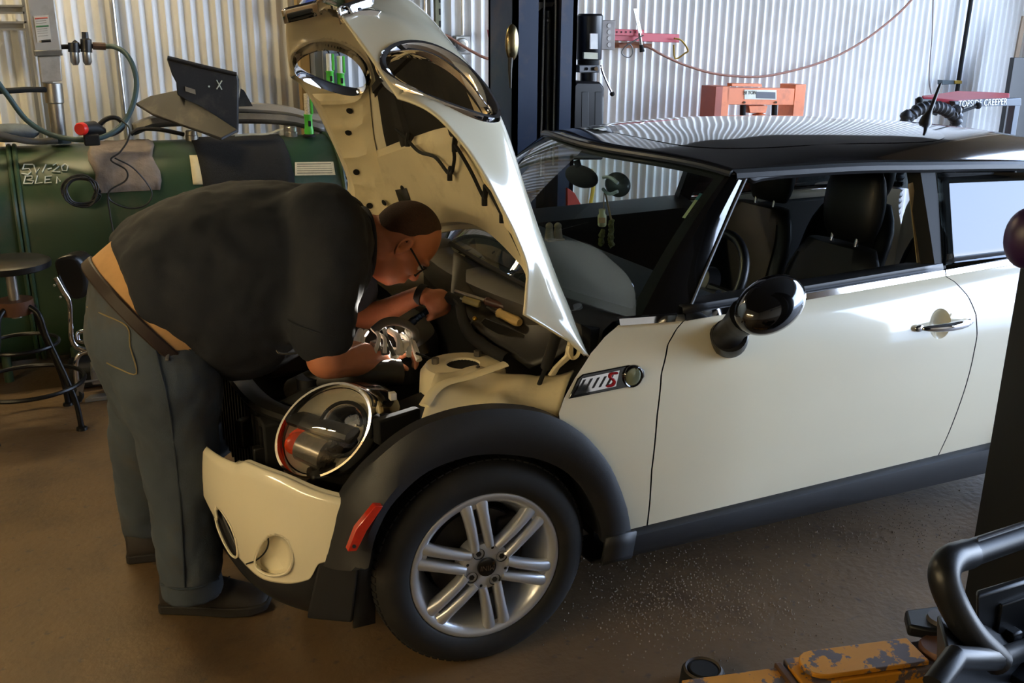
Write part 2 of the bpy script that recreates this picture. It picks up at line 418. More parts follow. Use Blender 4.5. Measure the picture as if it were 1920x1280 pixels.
# strip from the cladding down to the sill behind the front wheel
both('cladding_lower_piece', loft([[V((x, sideY(.4, z)-.03, z)) for x in (.352, .40, .452)] for z in (.33, .29, .25, .235)]), clad, car, solid=.012)
# red side marker
def strip_on(px, off, th, mat, name, parent, fn=atside, **k):
    P = [fn(*p, -off) for p in px]; return O(name, prism(P, (0, th, 0)), mat, parent, **k)
cm = [at(u, v, -.048) for u, v in ((704, 948), (719, 949), (688, 995), (669, 1033), (652, 1034), (668, 992))]
mk = O('side_marker', prism(cm, (0, .022, 0)), redrefl, car, bevel=.002); mk['label'] = 'red side marker reflector'
O('screw', cyl(at(664, 1024, -.052), at(664, 1024, -.04), .005, 10), mattb, mk)
# inner wheel house
both('wheel_house', loft([[V((r*.40*cos(a)+xx, y, .31+r*.40*sin(a))) for a in [pi*(i/20*1.1-.05) for i in range(21)]] for y, r, xx in ((.10, 1, 0), (.34, 1, 0), (.36, .2, 0))]), mattb, car)

# --- wheels
def wheel(cx, steer, flip=False):
    name = 'wheel'
    c = V((cx, 0, .305))
    w = O('wheel', lathe([(.150, .12), (.175, .04), (.189, .012), (.194, .004), (.205, -.003), (.2155, -.004), (.2195, .0), (.2195, .006), (.214, .012), (.204, .02), (.200, .06), (.198, .15), (.21, .17)], c, (0, 1, 0), 72), alloy, car, angle=60)
    w['label'] = 'silver alloy wheel'
    pr = [(.213, .016), (.216, .002), (.226, -.008), (.246, -.013), (.268, -.012), (.288, -.002), (.300, .012), (.307, .026), (.3095, .05), (.3095, .14), (.307, .165), (.296, .18), (.26, .195), (.216, .18)]
    O('tyre', lathe(pr, c, (0, 1, 0), 96), rubber, w)
    tread = []
    for k in range(84):
        a = 2*pi*k/84
        for y0, y1, sk in ((.022, .052, .05), (.058, .095, -.04), (.1, .135, .04), (.14, .17, -.05)):
            pts = []
            for (yy, da) in ((y0, 0), (y1, sk*.5), (y1, sk*.5+.052), (y0, .052)):
                rr = .3125 if .03 < yy < .16 else .309
                pts.append(c+V((rr*cos(a+da), yy, rr*sin(a+da))))
            d = V((-cos(a), 0, -sin(a)))*.008
            tread.append(prism(pts, d))
    tr = O('tread', merge(*tread), rubber, w, smooth=False); tr['kind'] = 'stuff'
    # spokes: six pairs
    for k in range(6):
        a = radians(60*k+40)
        er = V((cos(a), 0, sin(a))); et = V((-sin(a), 0, cos(a)))
        gs = []
        for s in (-1, 1):
            rws = []
            for r, off, hw, dep in ((.058, .022, .013, .004), (.08, .021, .0135, .001), (.12, .0205, .0145, .001), (.16, .021, .016, .004), (.185, .022, .018, .008), (.203, .023, .021, .013)):
                ctr = c+er*r+et*off*s+V((0, dep, 0))
                rws.append([ctr+et*hw*cos(q)+V((0, -.013*sin(q) if sin(q) > 0 else -.035*sin(q), 0)) for q in [2*pi*i/12 for i in range(12)]])
            gs.append(capped(rws))
        # floor of the slot between the pair
        gs.append(capped([[c+er*r+V((0, .016, 0))+et*.012*cos(q)+V((0, -.012*sin(q), 0)) for q in [2*pi*i/8 for i in range(8)]] for r in (.18, .205)]))
        O('spoke', merge(*gs), alloy, w, angle=60)
    hub = O('hub', lathe([(.0, .0), (.030, .0), (.034, -.002), (.062, -.001), (.070, .003), (.074, .012), (.074, .05)], c, (0, 1, 0), 48), alloy, w)
    for k in range(4):
        a = radians(90*k+28); p = c+V((.050*cos(a), -.0035, .050*sin(a)))
        O('bolt_recess', lathe([(0, .006), (.0135, .006), (.0155, .0), (.017, -.001)], p, (0, 1, 0), 20), mattb, w)
        O('wheel_bolt', cyl(p+V((0, .005, 0)), p+V((0, -.0005, 0)), .008, 6), M('dark_steel', '3B3A38', .4, .8), w)
        a += radians(45); q = c+V((.058*cos(a), -.0025, .058*sin(a)))
        O('vent_hole', disc(q, (0, -1, 0), .0045, 10), mattb, w, smooth=False)
    O('centre_cap', lathe([(0, -.008), (.022, -.008), (.027, -.006), (.028, -.001)], c, (0, 1, 0), 36), pblack, w)
    if not flip: text('cap_lettering', 'MINI', chrome, w, c+V((0, -.0085, 0)), (-1, 0, .1), (-.1, 0, -1), .022, .0006, sx=.95)
    O('brake_disc', lathe([(.0, .07), (.14, .07), (.14, .09), (.0, .09)], c, (0, 1, 0), 40), M('brake_steel', '4A4643', .45, .7), w)
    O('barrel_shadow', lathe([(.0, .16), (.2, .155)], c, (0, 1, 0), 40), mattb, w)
    cal = O('brake_caliper', merge(box(c+V((.09, .075, .04)), (.07, .06, .13)),), M('brake_caliper_iron', '39322C', .6, .4), w, bevel=.012)
    return w
w0 = wheel(0, 0)
w0.rotation_euler = (0, 0, radians(-2.4))
def clonewheel(src, dx, far):
    c = src.copy(); COL.objects.link(c); c.parent = car
    c.rotation_euler = (0, 0, pi if far else 0)
    c.location = V((dx, 2*YC-WL[src].y if far else WL[src].y, WL[src].z))-WL[car]
    for ch in src.children:
        d = ch.copy(); COL.objects.link(d); d.parent = c
clonewheel(w0, 2.467, False); clonewheel(w0, 0, True); clonewheel(w0, 2.467, True)

# --- wing vent with lamp and emblem
vent = strip_on(((1067, 748), (1084, 710), (1094, 702), (1178, 685), (1196, 685), (1208, 694), (1209, 706), (1200, 718), (1186, 724)), .004, .01, pblack, 'wing_vent', car, bevel=.002)
strip_on(((1076, 741), (1092, 709), (1162, 694), (1155, 724)), .0065, .005, chrome, 'chrome_grille', vent)
for k in range(5):
    t = k/5
    a0, a1 = (1084+13*k, 732-2*k), (1095+13*k, 712-2*k)
    strip_on((a0, (a0[0]+4, a0[1]-1), (a1[0]+4, a1[1]-1), a1), .008, .004, M('vent_slat_black', '1A1A1A', .3), 'slat', vent)
lens_c = atside(1187, 706, -.006)
lamp = O('side_repeater', lathe([(.0, -.006), (.017, -.005), (.025, -.002), (.027, .004)], lens_c, (0, 1, 0), 28), M('smoked_lamp_lens', '8C9070', .12, .3, .05, 5, coat=1), vent)
O('lamp_bezel', lathe([(.026, -.003), (.029, -.005), (.032, -.002), (.033, .005)], lens_c, (0, 1, 0), 28), pblack, vent)
sp = [atside(u, v, -.010) for u, v in ((1158, 699), (1147, 701), (1145, 707), (1150, 711), (1153, 716), (1149, 722), (1139, 724))]
O('emblem', tube(spline(sp, 4), .0035, 6), M('emblem_red', 'A01622', .3), vent)

# --- belt chrome
def belt(a, b, name):
    P = []
    n = 10
    for i in range(n+1):
        p = a.lerp(b, i/n); y = sideY(p.x, p.z)
        P.append([V((p.x, y+.006, p.z-.002)), V((p.x, y-.008, p.z)), V((p.x, y-.002, p.z+.018)), V((p.x, y+.012, p.z+.02))])
    both(name, loft(P), chrome, car, angle=25)
belt(hoodline[-1], beltf-sx, 'belt_trim'); belt(beltf+sx, beltr-sx, 'belt_trim'); belt(beltr+sx, V((2.9, 0, .97)), 'belt_trim')
sealb = []
for i in range(13):
    p = beltf.lerp(beltr, i/12); y = sideY(p.x, p.z)
    sealb.append([V((p.x, y+.008, p.z+.018)), V((p.x, y+.014, p.z+.034)), V((p.x, y+.03, p.z+.034)), V((p.x, y+.16, p.z+.005)), V((p.x, y+.17, p.z-.3))])
both('window_sill_seal', loft(sealb), blackp, car, solid=.004)
# --- door handle
hp = [atside(u, v, -.004) for u, v in ((1722, 615), (1740, 612), (1770, 608), (1800, 602), (1817, 603))]
hh = O('door_handle', tube([hp[0]+V((0, -.006, 0)), hp[1]+V((0, -.024, 0)), hp[2]+V((0, -.032, 0)), hp[3]+V((0, -.028, 0)), hp[4]+V((0, -.006, 0))], [.006, .0135, .016, .0155, .008], 14, flat=1.0), chrome, door_near, sub=1)
O('handle_recess', grid(lambda u, v: (lambda r, a: (lambda q: q+V((0, .030*(1-(r/HRr)**2), 0)))(on_side(V((hc.x+r*cos(a), 0, hc.z+r*sin(a))))))(HRr*max(.01, u), 2*pi*v), 10, 40), cream, door_near)
for hb in (hp[0]+V((0, -.004, 0)), hp[4]+V((-.005, -.004, 0))): O('handle_base', ball(hb, (.02, .008, .012), 14, 8), chrome, door_near)
# --- mirror
mb = at(1372, 628, -.03)
marm = [at(1362, 632, -.01), at(1378, 612, -.055), at(1400, 592, -.11)]
mirr = O('door_mirror', ball(at(1444, 571, -.155), (.122, .08, .073), 32, 20, Matrix.Rotation(radians(-16), 3, 'Y') @ Matrix.Rotation(radians(16), 3, 'Z')), pblack, car)
O('mirror_arm', tube(spline(marm, 5), [.050, .046, .042, .04, .04, .04, .042, .044, .046, .05, .052], 20), blackp, mirr)
O('mirror_foot', tube([at(1367, 638, .015), at(1366, 634, -.006), at(1368, 628, -.03)], [.053, .056, .05], 24), blackp, mirr)
O('mirror_far', flipm(ball(at(1441, 585, -.155), (.112, .075, .072), 24, 14)), pblack, car)
mrc = at(1444, 571, -.155)+V((.092, .045, .0)); O('mirror_glass', lathe([(0, .004), (.045, .003), (.052, 0)], mrc, (.75, .6, 0), 24), chrome, mirr)

# --- roof, glass, pillars
zt = lut([(.74, 1.318), (.9, 1.352), (1.1, 1.376), (1.4, 1.388), (1.75, 1.381), (2.2, 1.355), (2.6, 1.315), (2.9, 1.25)])
rail = lut([(.74, 1.29), (.9, 1.303), (1.3, 1.302), (1.7, 1.287), (2.2, 1.262), (2.6, 1.232), (2.9, 1.19)])
hw = lut([(.74, .60), (.95, .615), (1.6, .625), (2.2, .61), (2.6, .58), (2.9, .52)])
def roofp(X, s, up=0.):
    z = zt(X)-(zt(X)-rail(X))*abs(s)**2.6
    return V((X, YC+s*hw(X), z+up))
def rx(u, s): x0 = .765+.13*s*s; x1 = 2.88-.12*s*s; return x0+(x1-x0)*u
rg = grid(lambda u, v: roofp(rx(u, 2*v-1), 2*v-1), 48, 40)
roof = O('roof', rg, pblack, car, solid=.02)
gut = []
for i in range(31):
    X = .90+(2.74-.90)*i/30; y = YC-hw(X); z = rail(X)
    gut.append([V((X, y+.012, z+.006)), V((X, y-.010, z-.002)), V((X, y-.014, z-.016)), V((X, y-.006, z-.026)), V((X, y+.02, z-.026))])
both('roof_gutter_trim', loft(gut), clad, car)
O('front_roof_edge', tube([roofp(rx(0, s), s)+V((-.006, 0, -.004)) for s in [i/12-1 for i in range(25)]], .011, 8), blackp, car)
O('sunroof', grid(lambda u, v: (lambda r, t: roofp(1.50+.60*r*(abs(cos(t))**.45)*(1 if cos(t) > 0 else -1), .74*r*(abs(sin(t))**.45)*(1 if sin(t) > 0 else -1), .0015))(max(.001, u), 2*pi*v), 14, 64), M('sunroof_glass', '0A0B0C', .04, 0, .05, 2, coat=1), roof)
ap = roofp(2.34, 0)
ant = O('aerial', tube([ap+V((.0, 0, -.005)), ap+V((.005, 0, .02)), ap+V((.02, 0, .05)), ap+V((.055, 0, .15)), ap+V((.06, 0, .158))], [.028, .022, .009, .006, .004], 12), blackp, roof)
def wsb(s): return V((.30+.22*s*s, YC+.715*s, .952-.04*s*s))
def wst(s): return roofp(rx(0, s*.975), s*.975)+V((-.004, 0, -.012))
def wsp(s, t):
    p = wsb(s).lerp(wst(s), t); b = sin(pi*t)*.028; return p+V((-b*.7, (YC-p.y)*-.02*sin(pi*t), b*.6))
wind = O('windscreen', grid(lambda u, v: wsp(2*u-1, v), 36, 20), glass_w, car)
O('windscreen_band', merge(grid(lambda u, v: wsp(2*u-1, .955+.05*v)+V((.003, 0, -.003)), 30, 2), grid(lambda u, v: wsp(-1+.05*u, v)+V((.004, 0, -.002)), 2, 16), grid(lambda u, v: wsp(1-.05*u, v)+V((.004, 0, -.002)), 2, 16), grid(lambda u, v: wsp(2*u-1, .06*v)+V((.004, 0, -.002)), 30, 2)), mattb, wind)
apo = [atgh(*p) for p in ((1283, 597), (1312, 527), (1342, 457), (1372, 388), (1402, 322))]
apo = resample(apo, 13)
prow = []
for i, p in enumerate(apo):
    t = i/12; q = wsp(-1, t*.985); mdl = p.lerp(q, .5)+V((-.006, -.010, .002))
    prow.append([p+V((.01, .03, 0)), p, p.lerp(mdl, .6)+V((0, -.003, 0)), mdl, q.lerp(mdl, .5)+V((-.004, -.003, .002)), q+V((-.002, 0, .001)), q+V((.03, .03, 0))])
both('windscreen_pillar', loft(prow), pblack, car, angle=14)
both('pillar_trim', tube([p+V((.002, -.004, 0)) for p in apo], .0042, 6), M('grey_trim', '585A60', .45, .2), car)
topl = [atgh(*p) for p in ((1402, 330), (1412, 337), (1440, 331), (1560, 321), (1727, 314))]
both('window_seal', tube(spline(topl, 5), .012, 8), blackp, car)
bp0 = [atgh(*p) for p in ((1725, 316), (1735, 380), (1746, 450), (1755, 512))]
bp1 = [atgh(*p) for p in ((1748, 312), (1755, 370), (1763, 440), (1770, 506))]
both('door_pillar', merge(loft([[a+V((-.012, .05, 0)), a, b+V((.01, 0, 0)), b+V((.02, .05, 0))] for a, b in zip(bp0, bp1)])), M('pillar_satin_black', '060606', .5, spec=.2), car)
O('seat_belt', prism([at(1704, 345, .20), at(1712, 342, .20), at(1735, 498, .16), at(1721, 500, .16)], (0, .004, 0)), M('tan_webbing', '9A8660', .8, 0, .1, 60), car)
def qwp(u, v):
    X = 1.675+.055*v+(2.62-.10*v-1.675-.055*v)*u; Z = .972+(rail(X)-.028-.972)*v
    return V((X, ghY(Z)-.002+.02*u*u*0, Z))
both('rear_side_window', grid(qwp, 16, 8), glass_q, car, solid=.004)
both('rear_pillar', grid(lambda u, v: (lambda X, Z: V((X, ghY(Z)+.12*u*u, Z)))(2.60-.10*v+(.30-.1*v)*u, .972+(rail(2.6)-.99)*v), 6, 8), pblack, car, solid=.01)
O('rear_window', grid(lambda u, v: (lambda s: V((2.90-.12*v-.1*s*s*(1-v*.3), YC+s*(.66-.13*v), .97+(1.20-.97)*v)))(2*u-1), 16, 6), glass_q, car)
# sticker on the windscreen
def wpx(u, v):
    t = .5; Y = .3
    best = None
    for i in range(0, 101):
        for j in range(0, 61):
            p = wsp(-1+i*.02, j/60)
            d = p-CAM; k = d.dot(_f); uu = 960+FPX*d.dot(_r)/k; vv = 640-FPX*d.dot(_u)/k
            e = (uu-u)**2+(vv-v)**2
            if best is None or e < best[0]: best = (e, p)
    return best[1]
q = [wpx(*p) for p in ((1277, 404), (1300, 372), (1311, 378), (1291, 411))]
stick = O('inspection_sticker', prism([p+V((.004, .004, -.002)) for p in q], (.001, .001, 0)), M('sticker_white', 'D6D8A8', .6), wind)
q2 = [wpx(*p) for p in ((1301, 371), (1308, 361), (1318, 364), (1311, 376))]
O('round_emblem', prism([p+V((.004, .004, -.002)) for p in q2], (.001, .001, 0)), M('sticker_teal', '4E8C94', .6), stick)
d1 = q[1]-q[0]; d2 = q[3]-q[0]
O('bar_code', merge(*[prism([q[0]+d1*(.12+.075*k)+d2*.45+V((.002, .001, 0)), q[0]+d1*(.15+.075*k)+d2*.45+V((.002, .001, 0)), q[0]+d1*(.15+.075*k)+d2*.9+V((.002, .001, 0)), q[0]+d1*(.12+.075*k)+d2*.9+V((.002, .001, 0))], (-.002, -.003, .001)) for k in range(11)]), mattb, stick, smooth=False)

# ================================================================== bonnet (built closed, then swung open about its hinge)
HX, HZ, HA = .335, .915, radians(83)
def opn(p):
    c, s = cos(HA), sin(HA); dx, dz = p[0]-HX, p[2]-HZ
    return V((HX+c*dx+s*dz, p[1], HZ-s*dx+c*dz))
def cls(p):
    c, s = cos(HA), sin(HA); dx, dz = p[0]-HX, p[2]-HZ
    return V((HX+c*dx-s*dz, p[1], HZ+s*dx+c*dz))
E_px = [(640, 35, .50), (690, 105, .37), (745, 186, .25), (770, 194, .20), (800, 208, .165), (830, 232, .135), (870, 278, .10), (905, 330, .07), (940, 395, .05), (965, 445, .035), (985, 500, .025), (984, 545, .02), (980, 590, .015), (1090, 655, .02)]
S_px = [(688, 16, .58), (750, 50, .48), (805, 92, .40), (850, 127, .34), (890, 165, .29), (922, 205, .245), (945, 250, .205), (965, 305, .17), (984, 365, .14), (1003, 420, .12), (1025, 480, .10), (1045, 535, .09), (1068, 592, .075), (1096, 660, .05)]
C_cl = [(-.575, .54), (-.60, .62), (-.60, .70), (-.575, .755), (-.54, .795), (-.49, .825), (-.42, .85), (-.33, .873), (-.22, .895), (-.11, .915), (0, .933), (.09, .947), (.155, .955), (.205, .961)]
Ecl = [cls(at(*p)) for p in E_px]; Scl = [cls(at(*p)) for p in S_px]
NS = 12
Es = spline(Ecl[:3], NS)[:-1]+spline(Ecl[2:13], NS)[:-1]+spline(Ecl[12:], NS)
Ss = spline(Scl, NS); Cs = spline([V((a, YC, b)) for a, b in C_cl], NS)
NU = len(Es)-1
hrow = []
for e, s, c in zip(Es, Ss, Cs):
    mdl = V((s.x+(c.x-s.x)*.55, s.y+(c.y-s.y)*.45, s.z+(c.z-s.z)*.72))
    half = spline([e, s, mdl, c, mir(mdl)], 16)[:49]
    hrow.append(half+[mir(p) for p in reversed(half[:-1])])
NV = len(hrow[0])-1
# headlamp frame (closed position)
HC = V((-.364, .27, .667)); Hn = V((-.694, -.55, .465)).normalized(); Hm = V((.708, -.402, .581)); Hm = (Hm-Hn*Hm.dot(Hn)).normalized(); Hb = Hn.cross(Hm)
HAx, HBx = .152, .113
def hl(a, b, n): return HC+Hm*a+Hb*b+Hn*n
RA, RB = HAx*1.08, HBx*1.0
HCr = HC+V((-.016, .008, .018))
# open-pose ring is laid on the bonnet skin: ring frame taken from the skin around the lamp
def ringfit(p, side):
    q = p if side == 0 else mir(p); w = q-HCr; return w.dot(Hm)/RA, w.dot(Hb)/RB, w.dot(Hn)
vid = {}; hv = []; hf = []
idx = lambda i, j: i*(NV+1)+j
hv = [V(p) for r in hrow for p in r]
rad = [min(hypot(*ringfit(p, 0)[:2]), hypot(*ringfit(p, 1)[:2])) for p in hv]
for i in range(NU):
    for j in range(NV):
        q = (idx(i, j), idx(i+1, j), idx(i+1, j+1), idx(i, j+1))
        if sum(rad[k] < 1.0 for k in q) >= 3: continue
        hf.append(q)
used = set(k for f in hf for k in f)
import numpy as np
fit = []
for p in hv:
    a, b, n = ringfit(p, 0)
    if .9 < hypot(a, b) < 1.15 and abs(n) < .12: t = atan2(b, a); fit.append((1, cos(t), sin(t), cos(2*t), sin(2*t), n))
fit = np.array(fit); cf = np.linalg.lstsq(fit[:, :5], fit[:, 5], rcond=None)[0]
def ring_n(t): return float(cf @ np.array([1, cos(t), sin(t), cos(2*t), sin(2*t)]))
for k in list(used):
    if rad[k] < 1.0:
        side = 0 if hypot(*ringfit(hv[k], 0)[:2]) < hypot(*ringfit(hv[k], 1)[:2]) else 1
        a, b, n = ringfit(hv[k], side); r = hypot(a, b)
        p = HCr+Hm*(a/r*RA)+Hb*(b/r*RB)+Hn*ring_n(atan2(b, a))
        hv[k] = p if side == 0 else mir(p)
remap = {k: i for i, k in enumerate(sorted(used))}
hood_g = ([opn(hv[k]) for k in sorted(used)], [tuple(remap[k] for k in f) for f in hf])
bonnet = O('bonnet', hood_g, cream, car, solid=.006, off=1, angle=60); bonnet['label'] = 'raised cream bonnet with two lamp openings'
# chrome rings round the lamp openings
def ring_g(side):
    rws = []
    for i in range(64):
        a = 2*pi*i/64; ca, sa = cos(a), sin(a)
        sect = [(1.06, -.012), (1.07, .006), (1.03, .016), (.96, .016), (.90, .004), (.885, -.02), (.90, -.03)]
        row = [HCr+Hm*(ca*RA*r)+Hb*(sa*RB*r)+Hn*(h+ring_n(a)) for r, h in sect]
        rws.append([opn(p if side == 0 else mir(p)) for p in row])
    return loft(rws+[rws[0]])
for s_ in (0, 1):
    rg_ = O('lamp_ring', ring_g(s_), chrome, bonnet)
# chrome strip along the front edge
fe = [hrow[0][j] for j in range(0, NV+1, 2)]
stp = []
for p in fe:
    stp.append([opn(p+V(d)) for d in ((.014, 0, -.006), (-.026, 0, -.010), (-.034, 0, .004), (-.03, 0, .022), (-.01, 0, .030))])
O('front_trim', loft(stp), chrome, bonnet, solid=.003)
# chrome blade on the outer nose corner
bl = [at(u, v, .53) for u, v in ((641, 38), (650, 27), (668, 20), (690, 18), (712, 22), (704, 31), (680, 36), (650, 41))]
O('nose_blade', prism(bl, (.004, -.012, .002)), chrome, bonnet, bevel=.003)
# underside: pressed inner frame, insulation recess, ribs, plugs, harness
def hs(u, v, d):
    """bonnet surface at u (front..rear), v (-1 near .. 1 far), sunk d below the skin, in the open pose"""
    fu = u*NU; fv = (v+1)/2*NV; i = min(NU-1, int(fu)); j = min(NV-1, int(fv)); a = fu-i; b = fv-j
    g = lambda i, j: hrow[i][j]
    p = (g(i, j)*(1-a)+g(i+1, j)*a)*(1-b)+(g(i, j+1)*(1-a)+g(i+1, j+1)*a)*b
    du = g(i+1, j)-g(i, j); dv = g(i, j+1)-g(i, j)
    n = du.cross(dv); n = n.normalized() if n.length > 1e-9 else V((0, 0, -1))
    if n.dot(V((p.x, YC, .25))-p) < 0: n = -n
    return opn(p+n*d)
def band(u0, u1, v0, v1, d, nu, nv, edge=.02, ribs=0):
    def f(a, b):
        k = min(a, 1-a)*nu; l = min(b, 1-b)*nv
        dd = d if min(k, l) > .99 else .007
        if ribs: dd += .010*max(0, sin(a*ribs*2*pi))**2*(1 if min(k, l) > .99 else 0)
        return hs(u0+(u1-u0)*a, v0+(v1-v0)*b, dd)
    return grid(f, nu, nv)
under = M('sooty_bonnet_pad', '1B1A19', .8, 0, .3, 4, dirt=('3E3A33', .5, 5))
O('inner_frame', band(.40, .97, .60, .965, .026, 40, 10, ribs=5), cream_in, bonnet)
O('inner_frame', band(.40, .97, -.965, -.60, .026, 40, 10, ribs=5), cream_in, bonnet)
O('inner_frame', band(.66, .97, -.6, .6, .030, 14, 40), cream_in, bonnet)
O('inner_frame', band(.03, .16, -.42, .42, .022, 8, 30), M('sooty_inner_paint', '6B6456', .55, 0, .25, 5), bonnet)
O('bonnet_pad', band(.16, .66, -.52, .52, .016, 24, 30), under, bonnet)
for k, v0 in enumerate((-.36, 0, .36)):
    O('brace', band(.18, .70, v0-.05, v0+.05, .030, 18, 4), under if k else cream_in, bonnet)
O('brace', band(.42, .48, -.55, .55, .034, 4, 24), under, bonnet)
for u_, v_ in ((.47, .76), (.56, .80), (.72, .84), (.86, .80), (.80, .45), (.84, .62)):
    p = hs(u_, v_, .032); q = hs(u_, v_, .042); O('plug', lathe([(0, .004), (.010, .003), (.013, 0)], p, q-p, 16), mattb, bonnet)
hp_ = [hs(u, v, .055) for u, v in ((.62, .34), (.66, .28), (.70, .22), (.72, .12), (.76, .05), (.72, -.02), (.68, -.06), (.72, -.14), (.77, -.2), (.72, -.26), (.76, -.36), (.80, -.45), (.86, -.52))]
O('wiring', tube(spline(hp_, 5), .006, 8), mattb, bonnet)
for i in (1, 4, 6, 8, 10):
    a = hp_[i]; O('clip', tube([a+V((0, 0, -.022)), a, a+V((.01, .015, .02))], .009, 6), mattb, bonnet)
lb = [hs(.80, .50, .034), hs(.80, .42, .034), hs(.87, .42, .034), hs(.87, .50, .034)]
O('label_plate', (lb, [(0, 1, 2, 3)]), M('label_black', '1F1E1C', .6), bonnet, solid=.001)

# gas strut and hinge of the near side
O('gas_strut', merge(cyl(at(1008, 728, .13), at(1023, 690, .12), .007, 10), cyl(at(1023, 690, .12), at(1045, 622, .10), .0155, 12)), mattb, car)
O('bonnet_hinge', prism([at(u, v, .09) for u, v in ((1030, 705), (1040, 690), (1062, 668), (1068, 640), (1075, 640), (1076, 668), (1050, 690), (1042, 704))], (0, .012, 0)), cream_in, car, bevel=.002)
O('hinge_arm', tube(spline([at(u, v, .07) for u, v in ((1066, 648), (1064, 660), (1072, 672), (1083, 666), (1086, 652))], 5), .008, 8, flat=.5), cream_in, car)

# ================================================================== front end
NBP = 28
bpl = spline([V((x, y, 0)) for x, y in ((-.375, .065), (-.44, .11), (-.52, .185), (-.585, .28), (-.64, .42), (-.672, .6), (-.685, YC), (-.672, 2*YC-.6))], NBP)[:6*NBP+1]
tabt = lut([(0, .560), (1, .576), (2, .603), (3, .610), (3.3, .595), (4, .590), (6, .585)])
tabb = lut([(0, .395), (.9, .37), (1.3, .31), (2, .282), (2.6, .275), (3.3, .30), (4, .40), (4.6, .46), (6, .47)])
def bump_pt(i, t, out=0.):
    s = i/NBP; p = bpl[i]; zb, z1 = tabb(s), tabt(s); z = zb+(z1-zb)*t
    q = bpl[min(6*NBP, i+1)]-bpl[max(0, i-1)]; n = V((q.y, -q.x, 0)).normalized()
    if n.x > 0: n = -n
    b = .016*sin(pi*min(1, max(0, (z-.30)/.32)))-(.012*max(0, (t-.9)/.1)**2)+out
    return V((p.x, p.y, z))+n*b
bg_ = grid(lambda u, v: bump_pt(round(u*6*NBP), v), 6*NBP, 60)
DUCT = [(503, 1005), (524, 1002), (540, 1014), (548, 1036), (547, 1058), (536, 1074), (512, 1079), (490, 1072), (478, 1056), (486, 1026)]
GRIL = [(404, 950), (416, 958), (432, 984), (443, 1014), (445, 1042), (434, 1040), (418, 1012), (406, 980)]
bg_ = cut(bg_, lambda p: inpoly(*pix(p), DUCT) or inpoly(*pix(p), GRIL))
bump_near, bump_far = both('front_bumper', bg_, cream, car, solid=.006, off=1)
# lip of the bumper top, duct pocket and grille bar
O('bumper_top_ledge', loft([[bump_pt(i, .985)+V((.0, 0, 0)), bump_pt(i, .99)+V((.018, .012, .001)), bump_pt(i, .99)+V((.028, .02, -.012))] for i in range(0, int(3.4*NBP), 2)]), cream, bump_near, solid=.004)
def curtpx(u, v, out=0.):
    d = ray(u, v); best = None
    for i in range(6*NBP):
        a, b = bpl[i], bpl[i+1]
        den = d.x*(b.y-a.y)-d.y*(b.x-a.x)
        if abs(den) < 1e-9: continue
        t = ((a.x-CAM.x)*(b.y-a.y)-(a.y-CAM.y)*(b.x-a.x))/den
        w = ((a.x-CAM.x)*d.y-(a.y-CAM.y)*d.x)/den
        if -0.001 <= w <= 1.001 and t > 0 and (best is None or t < best): best = t
    best = best or 2.5
    p = CAM+d*best; return p-d.normalized()*out
def rimpts(P, out): return spline([curtpx(u, v, out) for u, v in P], 4, True)
vd = ray(510, 1040).normalized()
d0 = rimpts(DUCT, .016); dc_ = sum(d0, V((0, 0, 0)))/len(d0)
rows_ = [[p-vd*.002 for p in d0], d0, [p.lerp(dc_, .06)+vd*.03 for p in d0], [p.lerp(dc_, .25)+vd*.048 for p in d0], [p.lerp(dc_, .99)+vd*.055 for p in d0]]
dg = loft(rows_, True); k_ = len(rows_[0])
O('bumper_duct', (dg[0], dg[1]+[tuple(range(4*k_, 5*k_))]), cream, bump_near)
O('duct_rim', tube(d0, .004, 6, closed=True), cream, bump_near)
g0_ = rimpts(GRIL, .014)
O('grille_rim', tube(g0_, .004, 6, closed=True), cream, bump_near)
gc_ = sum(g0_, V((0, 0, 0)))/len(g0_)
O('lower_grille', prism([p.lerp(gc_, -.05)+vd*.03 for p in g0_], vd*.01), mattb, bump_near)
gcol = [curtpx(u, v, .016) for u, v in ((402, 940), (418, 960), (436, 985), (462, 1000), (488, 1003), (500, 1012), (500, 1022), (486, 1040), (460, 1055), (440, 1040))]
O('duct_seam', tube(spline([curtpx(u, v, .014) for u, v in ((502, 1004), (503, 1020), (496, 1036), (480, 1050), (462, 1057))], 5), .0022, 6), mattb, bump_near)
O('swage_line', tube(spline([curtpx(u, v, .012) for u, v in ((401, 935), (420, 960), (450, 985), (480, 998), (505, 1004))], 5), .004, 6), cream, bump_near)
# black lower lip wrapping the front
def lip_pt(i, t):
    s = i/NBP; p = bpl[i]; zb, z1 = .155, tabb(s)+.02
    q = bpl[min(6*NBP, i+1)]-bpl[max(0, i-1)]; n = V((q.y, -q.x, 0)).normalized()
    if n.x > 0: n = -n
    z = zb+(z1-zb)*t
    return V((p.x, p.y, z))+n*(-.01-.075*(1-t)**2+.004*sin(pi*t))
both('bumper_lower_lip', grid(lambda u, v: lip_pt(round(u*6*NBP), v), 6*NBP, 10), clad, car, solid=.006)
both('lip_corner', loft([[V((-.36+.03*k, .05+.03*(1-z), z0)) for k in range(3)] for z, z0 in ((0, .16), (.5, .28), (1, .40))]), clad, car, solid=.01)
fillc = [at(u, v, y) for u, v, y in ((598, 1052, .10), (672, 1062, .02), (660, 1168, .08), (575, 1160, .14))]
O('arch_front_panel', prism(fillc, (.02, .05, 0)), clad, car, bevel=.006)
